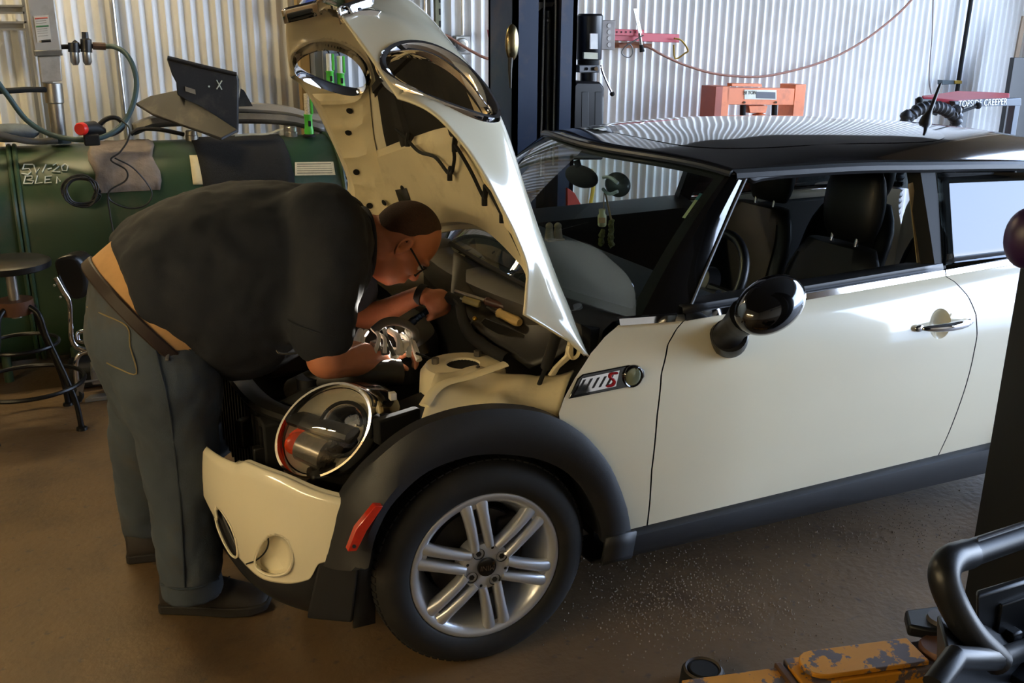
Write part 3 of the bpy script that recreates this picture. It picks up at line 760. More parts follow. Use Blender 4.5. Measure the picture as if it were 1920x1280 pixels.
# --- headlamps
def lamp_unit(side):
    T = (lambda p: p) if side == 0 else mir
    def el(r, n, k=56, ax=HAx, bx=HBx): return [T(hl(ax*r*cos(2*pi*i/k), bx*r*sin(2*pi*i/k), n)) for i in range(k)]
    hd = O('headlamp', loft([el(r_, n_)+[el(r_, n_)[0]] for r_, n_ in ((.02, -.20), (.70, -.20), (.9, -.16), (1.02, -.09), (1.08, -.035), (1.08, -.015))]), M('smoked_housing', '1C1A18', .25, .1, .1, 10), car)
    hd['label'] = 'round headlamp with clear cover and chrome bezel'
    O('bezel', loft([el(r, n)+[el(r, n)[0]] for r, n in ((1.08, -.05), (1.085, -.01), (1.05, .010), (1.0, .010), (.965, -.002), (.955, -.02))]), chrome, hd)
    O('reflector', loft([el(r, n)+[el(r, n)[0]] for r, n in ((.94, -.012), (.88, -.032), (.70, -.058), (.45, -.075), (.2, -.083), (.01, -.085))]), M('lamp_reflector', 'E6DCC4', .32, .3, .05, 3), hd)  # beige base colour stands in for warm reflections in the bowl
    O('lens', loft([el(r, n)+[el(r, n)[0]] for r, n in ((.955, .008), (.85, .028), (.65, .044), (.4, .054), (.15, .058), (.01, .059))]), clearp, hd)
    def sub(ca, cb, n, ra, rb, k=32): return [T(hl(ca+ra*cos(2*pi*i/k), cb+rb*sin(2*pi*i/k), n)) for i in range(k)]
    def lp(rows): return loft([r+[r[0]] for r in rows])
    O('projector_bowl', lp([sub(.045, -.02, -.03, .078, .074), sub(.045, -.02, -.012, .072, .068), sub(.045, -.02, -.015, .066, .062), sub(.045, -.02, -.06, .045, .04), sub(.045, -.02, -.085, .004, .004)]), chrome, hd)
    O('projector_ring', lp([sub(.045, -.02, -.018, .082, .078), sub(.045, -.02, -.008, .080, .076), sub(.045, -.02, -.008, .072, .068), sub(.045, -.02, -.02, .070, .066)]), mattb, hd)
    O('bulb', ball(T(hl(.045, -.02, -.04)), .016, 16, 10), M('bulb_glass', 'CFC6A8', .1, .2), hd)
    p0 = hl(-.045, -.045, -.02)
    O('signal_tube', tube([T(hl(-.085, .005, -.015)), T(hl(-.03, -.06, -.018))], [.043, .046], 24), M('signal_chrome', 'A09A90', .2, .7, .2, 60), hd)
    O('signal_lens', ball(T(hl(-.092, .015, -.012)), (.040, .018, .034), 20, 12), orange_l, hd)
    O('signal_flare', lp([sub(-.095, .03, -.02, .045, .03), sub(-.10, .035, -.03, .02, .012)]), orange_l, hd)
    O('cover_rim', lp([el(1.10, -.03), el(1.20, -.09), el(1.22, -.11), el(1.18, -.13)]), GLASS('lamp_side_cover', (.55, .5, .42)), hd)
    return hd
lamp_unit(0); lamp_unit(1)
both('lamp_bracket', box((-.19, .17, .69), (.14, .03, .07), rz(.3)), mattb, car, bevel=.006)
tb = O('lamp_clip', box(at(736, 742, .16), (.018, .02, .02)), M('clip_white', 'CFCBBE', .5), car, bevel=.002)

# ================================================================== engine bay
bay = M('sooty_black_plastic', '15130F', .5, 0, .2, 15, dirt=('3A3122', .5, 9))
dmet = M('dirty_alloy', '6A655C', .45, .7, .2, 20)
O('inner_wing', coons([at(790, 792, .06), at(930, 768, .03), at(1046, 782, .02)], [at(818, 700, .20), at(900, 690, .26), at(1000, 705, .20), at(1070, 690, .13)],
   [at(790, 792, .06), at(800, 750, .12), at(818, 700, .20)], [at(1046, 782, .02), at(1060, 735, .06), at(1075, 690, .12)], 24, 10, lambda p: p+V((0, 0, .012*sin(p.x*26)*sin(p.y*30)))), cream_in, car, solid=.006)
O('inner_wing', flipm(coons([at(790, 792, .06), at(930, 768, .03), at(1046, 782, .02)], [at(818, 700, .20), at(900, 690, .26), at(1000, 705, .20), at(1070, 690, .13)],
   [at(790, 792, .06), at(800, 750, .12), at(818, 700, .20)], [at(1046, 782, .02), at(1060, 735, .06), at(1075, 690, .12)], 24, 10, lambda p: p)), cream_in, car, solid=.006)
O('wing_flange', tube(spline([at(u, v, y) for u, v, y in ((795, 760, .10), (812, 735, .13), (835, 718, .15), (880, 706, .16), (920, 692, .17), (948, 682, .18))], 6), .016, 8, flat=.35), cream_in, car)
st = V((.02, .30, .74))
tower = O('strut_tower', lathe([(.13, -.10), (.125, -.02), (.11, 0), (.05, .004), (.048, -.004)], at(868, 683, .33), (0, .0, 1), 36), cream_in, car)
O('tower_cap', lathe([(0, -.01), (.045, -.008), (.05, .0)], at(868, 683, .33), (0, 0, 1), 28), mattb, tower)
for a in (.6, 2.7, 4.8): O('tower_nut', cyl(at(868, 683, .33)+V((.08*cos(a), .08*sin(a), 0)), at(868, 683, .33)+V((.08*cos(a), .08*sin(a), .02)), .011, 6), dmet, tower)
O('bay_floor', box((.0, YC, .36), (.72, 1.2, .05)), mattb, car, smooth=False)
O('bulkhead', box((.40, YC, .62), (.03, 1.35, .55)), mattb, car, smooth=False)
for y_ in (.24, 2*YC-.24): O('chassis_rail', box((-.05, y_, .48), (.74, .07, .18)), bay, car, bevel=.01)
O('radiator', box((-.47, YC, .47), (.05, .76, .34)), mattb, car, bevel=.006)
for k in range(14): O('radiator_fin', box((-.50, YC-.36+.055*k, .47), (.006, .012, .32)), bay, car, smooth=False)
O('radiator_support', tube(spline([V((x, y, z)) for x, y, z in ((-.30, .22, .66), (-.40, .36, .67), (-.47, .55, .66), (-.49, YC, .66), (-.47, 2*YC-.55, .66), (-.40, 2*YC-.36, .67))], 6), .035, 10, flat=.6), bay, car)
for k_, (x_, y_, z_, s_) in enumerate(((-.50, .46, .52, .05), (-.48, .52, .60, .04), (-.52, .60, .56, .045))): O('front_bracket', box((x_, y_, z_), (s_, s_*.6, s_*2), rz(.3*k_)), bay, car, bevel=.004)
eng = O('engine_cover', capped([[V((x+.02*sin(a*2), YC+.02+r*.30*cos(a), z+.012*sin(3*a))) for a in [2*pi*i/28 for i in range(28)] for x in [.0+.17*r*sin(a)]] for r, z in ((1, .66), (1.02, .74), (.95, .765), (.7, .772))]), bay, car)
for k in range(4): O('coil_cap', cyl(V((-.02, YC-.2+.13*k, .76)), V((-.02, YC-.2+.13*k, .79)), .024, 14), mattb, eng)
O('intake_pipe', tube(spline([(-.36, .62, .66), (-.30, .52, .72), (-.20, .46, .74), (-.08, .46, .73)], 6), .04, 14), bay, car)
O('air_box', box((-.25, 1.05, .68), (.28, .34, .14)), bay, car, bevel=.02)
O('coolant_hose', tube(spline([(-.42, .55, .64), (-.33, .47, .70), (-.24, .40, .69), (-.15, .42, .64)], 6), .02, 10), mattb, car)
O('oil_filler', merge(cyl(V((-.34, .52, .70)), V((-.34, .52, .735)), .035, 18)), blackp, car)
O('bracket_wire', tube(spline([at(u, v, .42) for u, v in ((518, 656), (524, 662), (540, 663), (572, 661))], 4), .003, 6), M('bright_wire', 'B8B8B4', .25, .9), car)
# cables and bracketry lit by the torch
lit = at(722, 640, .52)
litm = M('pale_connector', 'E2DDD0', .6, 0, .1, 30); litd = M('grey_sleeve', '5A564E', .7)
for k in range(9):
    a = at(676+11*k, 622+random.uniform(-8, 12), .50+.012*k); b = at(684+12*k+random.uniform(-10, 10), 672+random.uniform(-12, 10), .44)
    mid_ = a.lerp(b, .5)+V((random.uniform(-.02, .02), -.02, .02))
    O('cable', tube(spline([a, mid_, b], 5), random.choice((.006, .008, .010)), 8), random.choice((litm, litm, litd)), car)
for k in range(6):
    p = at(668+18*k, 655+8*sin(k*2.1), .47); O('connector', box(p, (.026, .022, .03), Matrix.Rotation(k, 3, 'Z')), random.choice((litm, litd)), car, bevel=.004)
O('cable_sleeve', tube(spline([at(u, v, .50) for u, v in ((700, 620), (722, 604), (750, 603), (775, 618), (778, 636), (765, 645))], 6), .013, 10), litd, car)
O('thin_cable', tube(spline([at(u, v, .42) for u, v in ((780, 662), (815, 675), (850, 690), (890, 692), (915, 688))], 6), .004, 6), mattb, car)
# scuttle: black box lid, grey cowl panels, far strut cover
scp = O('scuttle_panel', coons([at(845, 555, .62), at(900, 620, .46), at(990, 690, .24)], [at(850, 470, .85), at(960, 530, .62), at(1085, 640, .12)], [at(845, 555, .62), at(848, 510, .74), at(850, 470, .85)], [at(990, 690, .24), at(1040, 670, .18), at(1085, 640, .12)], 16, 8, lambda p: p), bay, car, solid=.01)
bpy.context.view_layer.update()
def _sc(u, v, off):
    dg = bpy.context.evaluated_depsgraph_get(); oe = scp.evaluated_get(dg); inv = oe.matrix_world.inverted(); d = ray(u, v).normalized()
    ok, loc, nor, _ = oe.ray_cast(inv @ CAM, (inv.to_3x3() @ d).normalized())
    return (oe.matrix_world @ loc if ok else at(u, v, .5))+V((0, -off*.4, off))
O('fuse_box_lid', prism([_sc(884, 628, .012), _sc(908, 600, .012), _sc(984, 634, .012), _sc(934, 656, .012)], (0, .01, -.02)), bay, car, bevel=.004)
O('scuttle_edge', tube(spline([at(u, v, y) for u, v, y in ((838, 556, .64), (862, 570, .60), (868, 596, .54), (880, 625, .47), (910, 650, .38), (950, 672, .30))], 6), .018, 10), mattb, car)
O('cowl_cover', loft([[wsb(s)+V((.02, 0, .0)), wsb(s)+V((-.045, 0, -.008)), wsb(s)+V((-.075, 0, -.03)), wsb(s)+V((-.085, 0, -.10))] for s in [i/14*1.9-.95 for i in range(15)]]), M('dark_cowl_plastic', '37342F', .6, 0, .1, 20, dirt=('5A5246', .4, 8)), car, solid=.006)
for u_, v_, y_ in ((930, 513, .80), (980, 520, .70)):
    c_ = at(u_, v_, y_); O('cowl_vent', merge(*[tube([c_+V((-.05, .02*k, .002*k)), c_+V((.04, .02*k+.01, .01))], .004, 5) for k in range(-3, 4)]), mattb, car)
fs_ = at(858, 492, 1.15)
O('far_strut_cover', ball(fs_, (.15, .13, .075), 24, 14, Matrix.Rotation(.5, 3, 'Y')), greyp, car)
O('far_hinge', prism([at(u, v, 1.2) for u, v in ((880, 455), (890, 446), (894, 465), (886, 512), (876, 512))], (0, .02, 0)), greyp, car, bevel=.003)
O('reservoir', box(at(845, 518, .95), (.07, .06, .09), rz(.4)), bay, car, bevel=.01)
O('wiper_arm', tube([wsb(-.7)+V((-.06, 0, .01)), wsb(-.2)+V((-.02, 0, .03)), wsb(.2)+V((-.02, 0, .04))], .008, 6), mattb, car)
O('wiper_pivot', cyl(at(1085, 590, .26), at(1079, 575, .26), .02, 14), M('wiper_cap', '8D8F92', .4, .4), car)

# ================================================================== cabin
O('cabin_floor', box((1.55, YC, .30), (2.3, 1.4, .04)), mattb, car, smooth=False)
O('dashboard', capped([[V((x, y, z)) for x, z in ((.48, .90), (.70, .945), (.86, .93), (.93, .86), (.92, .70), (.6, .6))] for y in (.13, .3, .6, 1.0, 1.3, 1.5)]), dashm, car)
for y_ in (.22, 2*YC-.22): O('dash_speaker', lathe([(0, .01), (.05, .012), (.06, .0)], V((.72, y_, .945)), (-.1, 0, 1), 24), dashm, car)
both('door_lining', box((1.15, .13, .62), (1.05, .03, .58)), dashm, car, bevel=.01)
both('rear_side_lining', box((2.2, .15, .62), (.9, .04, .62)), dashm, car, bevel=.01)
sw = V((.975, .43, .90)); sd = V((-.86, 0, .5)).normalized()
x_, y_ = frame(sd)
stw = O('steering_wheel', tube([sw+x_*.185*cos(a)+y_*.185*sin(a) for a in [2*pi*i/40 for i in range(40)]], .016, 10, closed=True), blackp, car)
O('steering_hub', lathe([(0, .02), (.05, .015), (.07, -.02)], sw, sd, 24), blackp, stw)
for a in (0, 2.2, 4.1): O('steering_spoke', tube([sw, sw+x_*.18*cos(a)+y_*.18*sin(a)], .014, 8), blackp, stw)
O('stalk', tube([sw+V((-.06, -.05, 0)), sw+V((-.08, -.20, .02))], [.009, .014], 8), blackp, car)
def seat(cx, cy, name, hw_=.24, lean=.22, z0=.42, ztop=.98, hr=True):
    root = O(name, capped([[V((cx-.50+dx, cy+hw_*sx_*w, z)) for sx_, dx in ((-1, 0), (-.5, -.02), (.5, -.02), (1, 0), (1, .46), (-1, .46))] for w, z in ((.95, z0-.12), (1, z0), (.9, z0+.03))]), leather, car, bevel=.03)
    rws = []
    for t in [i/10 for i in range(11)]:
        z = z0+(ztop-z0)*t; xx = cx+lean*(t**1.1)*.6-.02; w = hw_*(1.0-.05*t-.30*max(0, (t-.7)/.3)**2); d = .065*(1-.35*t)
        rws.append([V((xx+d*cos(a)*(1.0 if cos(a) > 0 else 1+.5*abs(sin(a))**3), cy+w*(abs(sin(a))**.6)*(1 if sin(a) > 0 else -1), z)) for a in [2*pi*i/32 for i in range(32)]])
    O('backrest', capped(rws), leather, root, angle=70)
    top = V((cx+lean*.6-.02, cy, ztop))
    O('seam', tube([rws[i][j] + V((-.004, 0, 0)) for j, rng in ((20, range(2, 10)),) for i in rng], .003, 5), mattb, root)
    O('seam', tube([rws[i][12] + V((-.004, 0, 0)) for i in range(2, 10)], .003, 5), mattb, root)
    if hr:
        for s in (-1, 1): O('headrest_post', cyl(top+V((.0, s*.06, -.03)), top+V((.02, s*.06, .10)), .007, 10), chrome, root)
        hc_ = top+V((.03, 0, .165)); hg = []
        for t in [i/8 for i in range(9)]:
            zz = -.145+.245*t; k = sqrt(max(.02, 1-(2*t-1)**2*.75))
            hg.append([hc_+V((.055*k*cos(a)+.01*t, .135*(.55+.45*k)*(abs(sin(a))**.7)*(1 if sin(a) > 0 else -1), zz)) for a in [2*pi*i/28 for i in range(28)]])
        O('headrest', capped(hg), leather, root, angle=70)
    return root
seat(1.48, .44, 'front_seat'); seat(1.74, 2*YC-.44, 'front_seat')
seat(2.18, .52, 'rear_seat', .26, .3, .45, .98); seat(2.18, 2*YC-.52, 'rear_seat', .26, .3, .45, .98)
rv = wsp(-.02, .80)+V((.06, 0, -.03))
rvm = O('rear_view_mirror', ball(rv, (.03, .105, .038), 20, 12), mattb, car)
O('mirror_stem', cyl(rv, wsp(0, .88)+V((.005, 0, 0)), .012, 10), mattb, rvm)
mh = at(1158, 346, .70)
mc = O('mirror_cover', ball(mh, (.035, .062, .042), 24, 14), M('mirror_cover_grey', '4E5150', .25), rvm)
for k in (-1, 1):
    O('cover_stripe', tube(spline([mh+V((-.030, -.05, .014*k)), mh+V((-.038, -.01, .028*k)), mh+V((-.03, .045, .020*k))], 5), .006, 6), M('stripe_white', 'D9DCDA', .35), rvm)

# ================================================================== the mechanic bending over the engine bay
def hit(o, u, v, off=0.):
    """where the sight line through a photo point meets object o"""
    dg = bpy.context.evaluated_depsgraph_get(); oe = o.evaluated_get(dg); inv = oe.matrix_world.inverted()
    d = ray(u, v).normalized(); a = inv @ CAM; b = (inv.to_3x3() @ d).normalized()
    ok, loc, nor, _ = oe.ray_cast(a, b)
    if not ok: return None
    return oe.matrix_world @ loc - d*off
def hits(o, px, off=0.): return [p for p in (hit(o, u, v, off) for u, v in px) if p is not None]
skin = M('skin', 'B4714F', .5, 0, .1, 12, bump=.05, bscale=150)
shirtm = M('navy_cotton', '191D25', .85, 0, .12, 6, bump=.12, bscale=400, dirt=('2A2B2F', .4, 4))
jeansm = M('worn_denim', '3C454F', .85, 0, .25, 5, bump=.15, bscale=500, dirt=('4A4338', .6, 4.5))
hairm = M('short_brown_hair', '3E2517', .85, 0, .3, 260, bump=.4, bscale=500)
PY = .68
person = thing('person', 'person in navy t-shirt and jeans bending over the open engine bay', 'person', (-.72, .72, 0))
def remesh(o, vox, sm=6, disp=0., size=.1, fac=.5):
    m = o.modifiers.new('fuse', 'REMESH'); m.mode = 'VOXEL'; m.voxel_size = vox; m.use_smooth_shade = True
    if sm: s = o.modifiers.new('relax', 'SMOOTH'); s.iterations = sm; s.factor = fac
    if disp:
        t = bpy.data.textures.new(o.name+'_folds', 'CLOUDS'); t.noise_scale = size; t.noise_depth = 2
        d = o.modifiers.new('folds', 'DISPLACE'); d.texture = t; d.strength = disp; d.mid_level = .5; d.texture_coords = 'GLOBAL'
    return o
def limb(pts, rad, n=18, k=6, flat=False):
    P = spline(pts, k); N = len(P); m = len(rad)-1
    rs = []
    for i in range(N):
        t = i/(N-1)*m; a = min(m-1, int(t)); f = t-a; f = f*f*(3-2*f); rs.append(rad[a]+(rad[a+1]-rad[a])*f)
    g = tube(P, rs, n)
    if flat: return merge(g, ball(P[0], rs[0]*.98, n, 10))
    return merge(g, ball(P[0], rs[0]*.98, n, 10), ball(P[-1], rs[-1]*.98, n, 10))
# key points
sh_n = at(618, 440, .46); el_n = at(612, 672, .36); ha_n = at(712, 672, .52)
sh_f = at(640, 430, .90); el_f = at(668, 590, .86); wr_f = at(790, 552, .70); 
HCn = at(752, 458, .62)
hf_ = V((.50, -.10, -.86)).normalized(); hu_ = V((.86, -.05, .50)); hu_ = (hu_-hf_*hu_.dot(hf_)).normalized(); hs_ = hu_.cross(hf_)   # hs_: towards +Y (his left) or -Y
HR = Matrix((hf_, hs_, hu_)).transposed()
def hd(f, s, u): return HCn+hf_*f+hs_*s+hu_*u
neck = at(668, 452, .66); chest = at(560, 480, .67); belly = at(400, 520, .68); pelv = at(285, 610, .70)
ft_n = [atz(312, 1140, .05), atz(400, 1142, .05), atz(480, 1140, .05)]
leg_n = [at(310, 640, .56), at(336, 850, .57), at(352, 1000, .57), at(360, 1090, .57)]
leg_f = [at(290, 650, .88), at(272, 800, .95), at(268, 900, .98), at(275, 985, 1.0)]
# torch in the far hand
fa, fb = at(836, 556, .69), at(764, 610, .66); fd = (fb-fa).normalized()
hand_c = at(818, 563, .70)
fx, fy = frame(fd)
def curl(t, a0, a1, r, n=7): return [fa+fd*t+(fx*cos(a0+(a1-a0)*i/(n-1))+fy*sin(a0+(a1-a0)*i/(n-1)))*r for i in range(n)]
back = (V((.75, -.1, .55))); back = (back-fd*back.dot(fd)).normalized()
b_ang = atan2(back.dot(fy), back.dot(fx))
Lg = (fb-fa).length
palm = fa+fd*.045+back*.036
hand_g = [ball(palm, (.046, .040, .028), 16, 10, Matrix((fd, back.cross(fd), back)).transposed()), limb([wr_f, palm], [.028, .032], 14)]
for k, (t, ln) in enumerate(((.015, 3.0), (.036, 3.5), (.057, 3.5), (.078, 3.1))):
    arc = curl(t, b_ang-.25, b_ang-.25-ln, .0255)
    hand_g.append(limb(arc, [.0115, .0105, .010, .009], 10, 3))
hand_g.append(limb([palm-fd*.02+back.cross(fd)*.02, fa+fd*.03+back.cross(fd)*.036+back*.01, fa+fd*.07+back.cross(fd)*.028, fa+fd*.095+back.cross(fd)*.024], [.015, .0135, .012, .010], 10, 4))
rh = [limb([el_n, ha_n], [.058, .052, .036], 16), ball(ha_n+V((.03, .02, -.005)), (.045, .035, .022), 14, 10)]
for k in range(4):
    b0 = ha_n+V((.06, -.012+.019*k, .0)); rh.append(limb([b0, b0+V((.035, .006, .006)), b0+V((.055, .008, -.025)), b0+V((.05, .008, -.045))], [.0105, .010, .0095, .008], 10, 3))
rh.append(limb([ha_n+V((.01, -.025, 0)), ha_n+V((.04, -.045, -.01)), ha_n+V((.07, -.04, -.03))], [.014, .012, .010], 10, 3))
head_g = [ball(hd(-.012, 0, .03), (.104, .080, .108), 28, 18, HR), ball(hd(.025, 0, -.055), (.072, .062, .072), 24, 16, HR), ball(hd(.055, 0, -.088), (.034, .036, .028), 16, 10, HR),
   ball(hd(.092, 0, -.018), (.022, .014, .024), 14, 10, HR), limb([hd(.085, 0, .02), hd(.108, 0, -.022)], [.009, .015], 10, 3), ball(hd(.078, .03, .028), (.02, .03, .012), 12, 8, HR), ball(hd(.078, -.03, .028), (.02, .03, .012), 12, 8, HR),
   ball(hd(.06, .045, -.02), (.03, .022, .022), 12, 8, HR), ball(hd(.06, -.045, -.02), (.03, .022, .022), 12, 8, HR), limb([hd(.092, -.02, -.058), hd(.098, 0, -.056), hd(.092, .02, -.058)], [.008, .009, .008], 8, 3)]
for s in (-1, 1):
    ec = hd(-.012, .078*s, -.005)
    head_g += [limb([ec+hf_*(.016*cos(a))-hf_*.004+hu_*(.030*sin(a))+hs_*s*(.010+.006*(1-cos(a))) for a in [radians(d) for d in (-100, -40, 20, 70, 120, 170, 215)]], [.008, .006, .006, .007, .007, .006, .005], 8, 2),
               ball(ec, (.016, .008, .026), 12, 8, HR), ball(ec-hu_*.032+hs_*s*.006, (.009, .007, .011), 10, 6, HR)]
body = O('body', merge(*head_g, limb([hd(-.03, 0, -.05), neck+V((.02, 0, .01)), chest], [.068, .072, .12], 18), limb([chest, belly, pelv], [.15, .15, .12], 20), limb([neck.lerp(chest, .5), sh_n, el_n], [.10, .075, .058], 18), *rh,
    limb([neck.lerp(chest, .5), sh_f, el_f, wr_f], [.10, .075, .052, .030], 18), *hand_g,
    limb([pelv]+leg_n, [.11, .10, .085, .06, .045], 16), limb([pelv]+leg_f, [.11, .10, .085, .06, .045], 16)), skin, person)
remesh(body, .0065, 3)
# face and hair
eyew = M('eye_white', 'CFC8BC', .3); 
for s in (-1, 1):
    O('eye', ball(hd(.080, .030*s, .006), .012, 14, 10), eyew, body)
    O('eyebrow', limb([hd(.094, .014*s, .030), hd(.093, .03*s, .034), hd(.082, .048*s, .030)], [.004, .005, .003], 8, 3), hairm, body)
hax = V((-.74, 0, .67)).normalized(); hay = V((0, 1, 0)); haz = hax.cross(hay)
def hair_fn(u, v):
    ph = 2*pi*v; side = abs(cos(ph)); up_ = sin(ph)*(1 if haz.x > 0 else -1)
    rm_ = radians(84 if up_ < 0 else 84-16*up_)+radians(3)*sin(9*ph)*.4-radians(10)*max(0, -up_)*(1-side)
    r = max(.001, u)*rm_
    d = hax*cos(r)+(hay*cos(ph)+haz*sin(ph))*sin(r)
    k = 1/sqrt((d.x/.1052)**2+(d.y/.0812)**2+(d.z/.1092)**2)
    return hd(d.x*k-.012, d.y*k, d.z*k+.03)
O('hair', grid(hair_fn, 16, 72), hairm, person)
gl = O('glasses', tube([hd(-.02, -.083, .008), hd(.03, -.082, .006), hd(.085, -.070, .004)], .0032, 6), mattb, person)
O('glasses_arm', tube([hd(-.02, .083, .008), hd(.03, .082, .006), hd(.085, .070, .004)], .0032, 6), mattb, gl)
for s in (-1, 1): O('glasses_rim', tube([hd(.098-.012*abs(cos(a)), .034*s+.030*cos(a), .0+.020*sin(a)) for a in [2*pi*i/20 for i in range(20)]], .0026, 6, closed=True), mattb, gl)
wd = (palm-wr_f).normalized()
O('watch_strap', lathe([(.031, -.012), (.034, -.011), (.035, 0), (.034, .011), (.031, .012)], wr_f+wd*.002, wd, 24), mattb, person)
# shirt
secs = [((205, 452), (262, 604), .235), ((262, 402), (335, 655), .262), ((340, 363), (418, 702), .275), ((430, 344), (492, 690), .275), ((520, 341), (560, 645), .262), ((598, 350), (618, 600), .25), ((650, 366), (655, 560), .19), ((684, 392), (680, 520), .105)]
rws = []
for k, (a, b, w) in enumerate(secs):
    y0 = .70-.07*k/7
    p, q = at(*a, y0), at(*b, y0); c = (p+q)/2; h = (p-q)/2
    rws.append([c+h*(abs(sin(t))**.85*(1 if sin(t) > 0 else -1))+V((0, w*cos(t), 0)) for t in [2*pi*i/40 for i in range(40)]])
rws2 = []
for i in range(len(rws[0])): rws2.append(spline([r[i] for r in rws], 4))
tg = capped([[rws2[i][j] for i in range(40)] for j in range(len(rws2[0]))])
slv_n = limb([at(600, 425, .52), at(616, 500, .44), at(606, 575, .40), at(602, 618, .38)], [.13, .112, .096, .094], 22)
slv_f = limb([at(610, 420, .82), sh_f, sh_f.lerp(el_f, .75)], [.12, .10, .085], 20)
shirt = remesh(O('shirt', merge(tg, slv_n, slv_f), shirtm, person), .011, 9, .020, .085)
O('sleeve_hem', tube([at(602, 620, .38)+(V((.094*cos(t)*.95, .094*sin(t)*.9, .012-.03*cos(t)))) for t in [2*pi*i/30 for i in range(30)]], .004, 6, closed=True), shirtm, shirt)
O('collar', tube([rws[7][i].lerp((rws[7][0]+rws[7][20])/2, -.02) for i in range(0, 40, 2)], .007, 8, closed=True), shirtm, shirt)
# jeans
wa, wb = at(172, 488, .70), at(395, 690, .70); wc = (wa+wb)/2; wh = (wa-wb)/2
wn = wh.cross(V((0, 1, 0))).normalized()
if wn.dot(chest-pelv) < 0: wn = -wn
def waist(off, sc, n=40): return [wc+wn*off+wh*(sc*sin(t))+V((0, .245*sc*cos(t), 0)) for t in [2*pi*i/n for i in range(n)]]
hipc, crc = at(288, 655, .72), at(318, 760, .72)
hips = [hipc+V((.185*sin(t)*-1, .262*cos(t), .05*sin(t))) for t in [2*pi*i/40 for i in range(40)]]
crt = [crc+V((-.150*sin(t), .262*cos(t), 0)) for t in [2*pi*i/40 for i in range(40)]]
jg = capped([waist(.0, 1.0), hips, crt])
jeans = remesh(O('jeans', merge(jg, limb([at(312, 690, .57)]+leg_n[1:]+[at(361, 1112, .57)], [.145, .112, .096, .090, .092], 22, flat=True), limb([at(300, 700, .88)]+leg_f[1:]+[at(276, 996, 1.0)], [.148, .112, .088, .078, .08], 22, flat=True)), jeansm, person), .011, 7, .016, .07)
O('belt', loft([waist(o, s)+[waist(o, s)[0]] for o, s in ((-.034, 1.02), (-.030, 1.035), (-.004, 1.035), (.0, 1.02), (.0, .99))]), M('brown_belt_leather', '2A1C14', .55, 0, .15, 20), person)
O('undershirt', loft([waist(o, s)+[waist(o, s)[0]] for o, s in ((-.01, 1.0), (.03, 1.0), (.07, .995), (.12, .98))]), M('tan_undershirt', 'C79A63', .8, 0, .08, 20), person)
stitch = M('jeans_stitch', '8A7850', .8); seamd = M('jeans_seam', '2C3641', .9)
bpy.context.view_layer.update()
for nm, px, r, mt in (('side_seam', ((285, 625), (300, 690), (312, 740), (322, 800), (330, 870), (338, 950), (343, 1030), (346, 1100)), .0035, seamd), ('back_pocket', ((163, 575), (195, 590), (238, 612), (244, 650), (256, 700), (225, 692), (200, 680)), .002, stitch), ('front_pocket', ((295, 628), (318, 646), (345, 650), (365, 660)), .003, seamd), ('leg_hem', ((303, 1095), (335, 1104), (375, 1100), (410, 1084)), .004, seamd)):
    h_ = hits(jeans, px, .002)
    if len(h_) > 2: O(nm, tube(spline(h_, 4), r, 6), mt, jeans)
# shoes
solem = M('shoe_sole', '1C1815', .8); shoem = M('dark_brown_shoe', '211A15', .65, 0, .2, 20, dirt=('4A4033', .4, 10))
def shoe(heel, toe):
    d = (toe-heel); L_ = d.length; d.normalize(); s_ = V((-d.y, d.x, 0))
    prof_ = ((0, .034, .10), (.03, .044, .125), (.25, .046, .13), (.45, .050, .115), (.65, .057, .088), (.85, .053, .068), (.97, .036, .048), (1, .022, .034))
    r_ = [[heel+d*(L_*t)+s_*(w*cos(a))+V((0, 0, .026+max(0, sin(a))*(h-.02) if sin(a) > -.3 else .022)) for a in [2*pi*i/20 for i in range(20)]] for t, w, h in prof_]
    sh = O('shoe', capped(r_), shoem, person, angle=70)
    sl = [[heel+d*(L_*t-.004+.01*t)+s_*((w+.006)*x)+V((0, 0, z+(.012*max(0, t-.8)*5 if z < .02 else .006*t))) for x, z in ((-1, .002), (1, .002), (1, .03), (-1, .03))] for t, w, h in prof_]
    O('sole', capped(sl), solem, sh, bevel=.004)
    for k in range(3): O('lace', tube([heel+d*(L_*(.42+.09*k))+s_*(-.022)+V((0, 0, .122-.014*k)), heel+d*(L_*(.45+.09*k))+s_*.022+V((0, 0, .122-.014*k))], .003, 6), solem, sh)
shoe(atz(304, 1152, .0)+V((.012, .045, 0)), atz(510, 1155, .0)+V((0, .05, 0)))
fh = V((-.865, 1.02, 0)); shoe(fh, fh+V((.29, -.05, 0)))

# torch in the hand, with its own lamp
torch = thing('pocket_torch', 'slim dark blue pocket torch held in the hand, shining into the engine bay', 'torch', fa)
tm = M('torch_blue_metal', '15202E', .3, .7)
O('barrel', tube([fa-fd*.01, fa+fd*(Lg-.03), fa+fd*(Lg-.028), fa+fd*Lg], [.0105, .0105, .0135, .0135], 16), tm, torch)
O('tail_cap', cyl(fa-fd*.022, fa-fd*.008, .008, 12), mattb, torch)
for k in range(3): O('grip_ring', lathe([(.0105, -.003), (.0118, 0), (.0105, .003)], fa+fd*(Lg-.04-.012*k), fd, 16), tm, torch)
O('torch_lens', disc(fb+fd*.001, fd, .010, 16), M('torch_glow', (1, .97, .9), .3, emit=30, var=0), torch, smooth=False)
sl_ = bpy.data.lights.new('torch_beam', 'SPOT'); sl_.energy = 40; sl_.spot_size = radians(64); sl_.spot_blend = .6; sl_.shadow_soft_size = .008; sl_.color = (1, .96, .88)
so = bpy.data.objects.new('torch_beam', sl_); COL.objects.link(so); so.location = fb+fd*.006
so.rotation_euler = ((at(718, 650, .48)-fb).to_track_quat('-Z', 'Y')).to_euler()
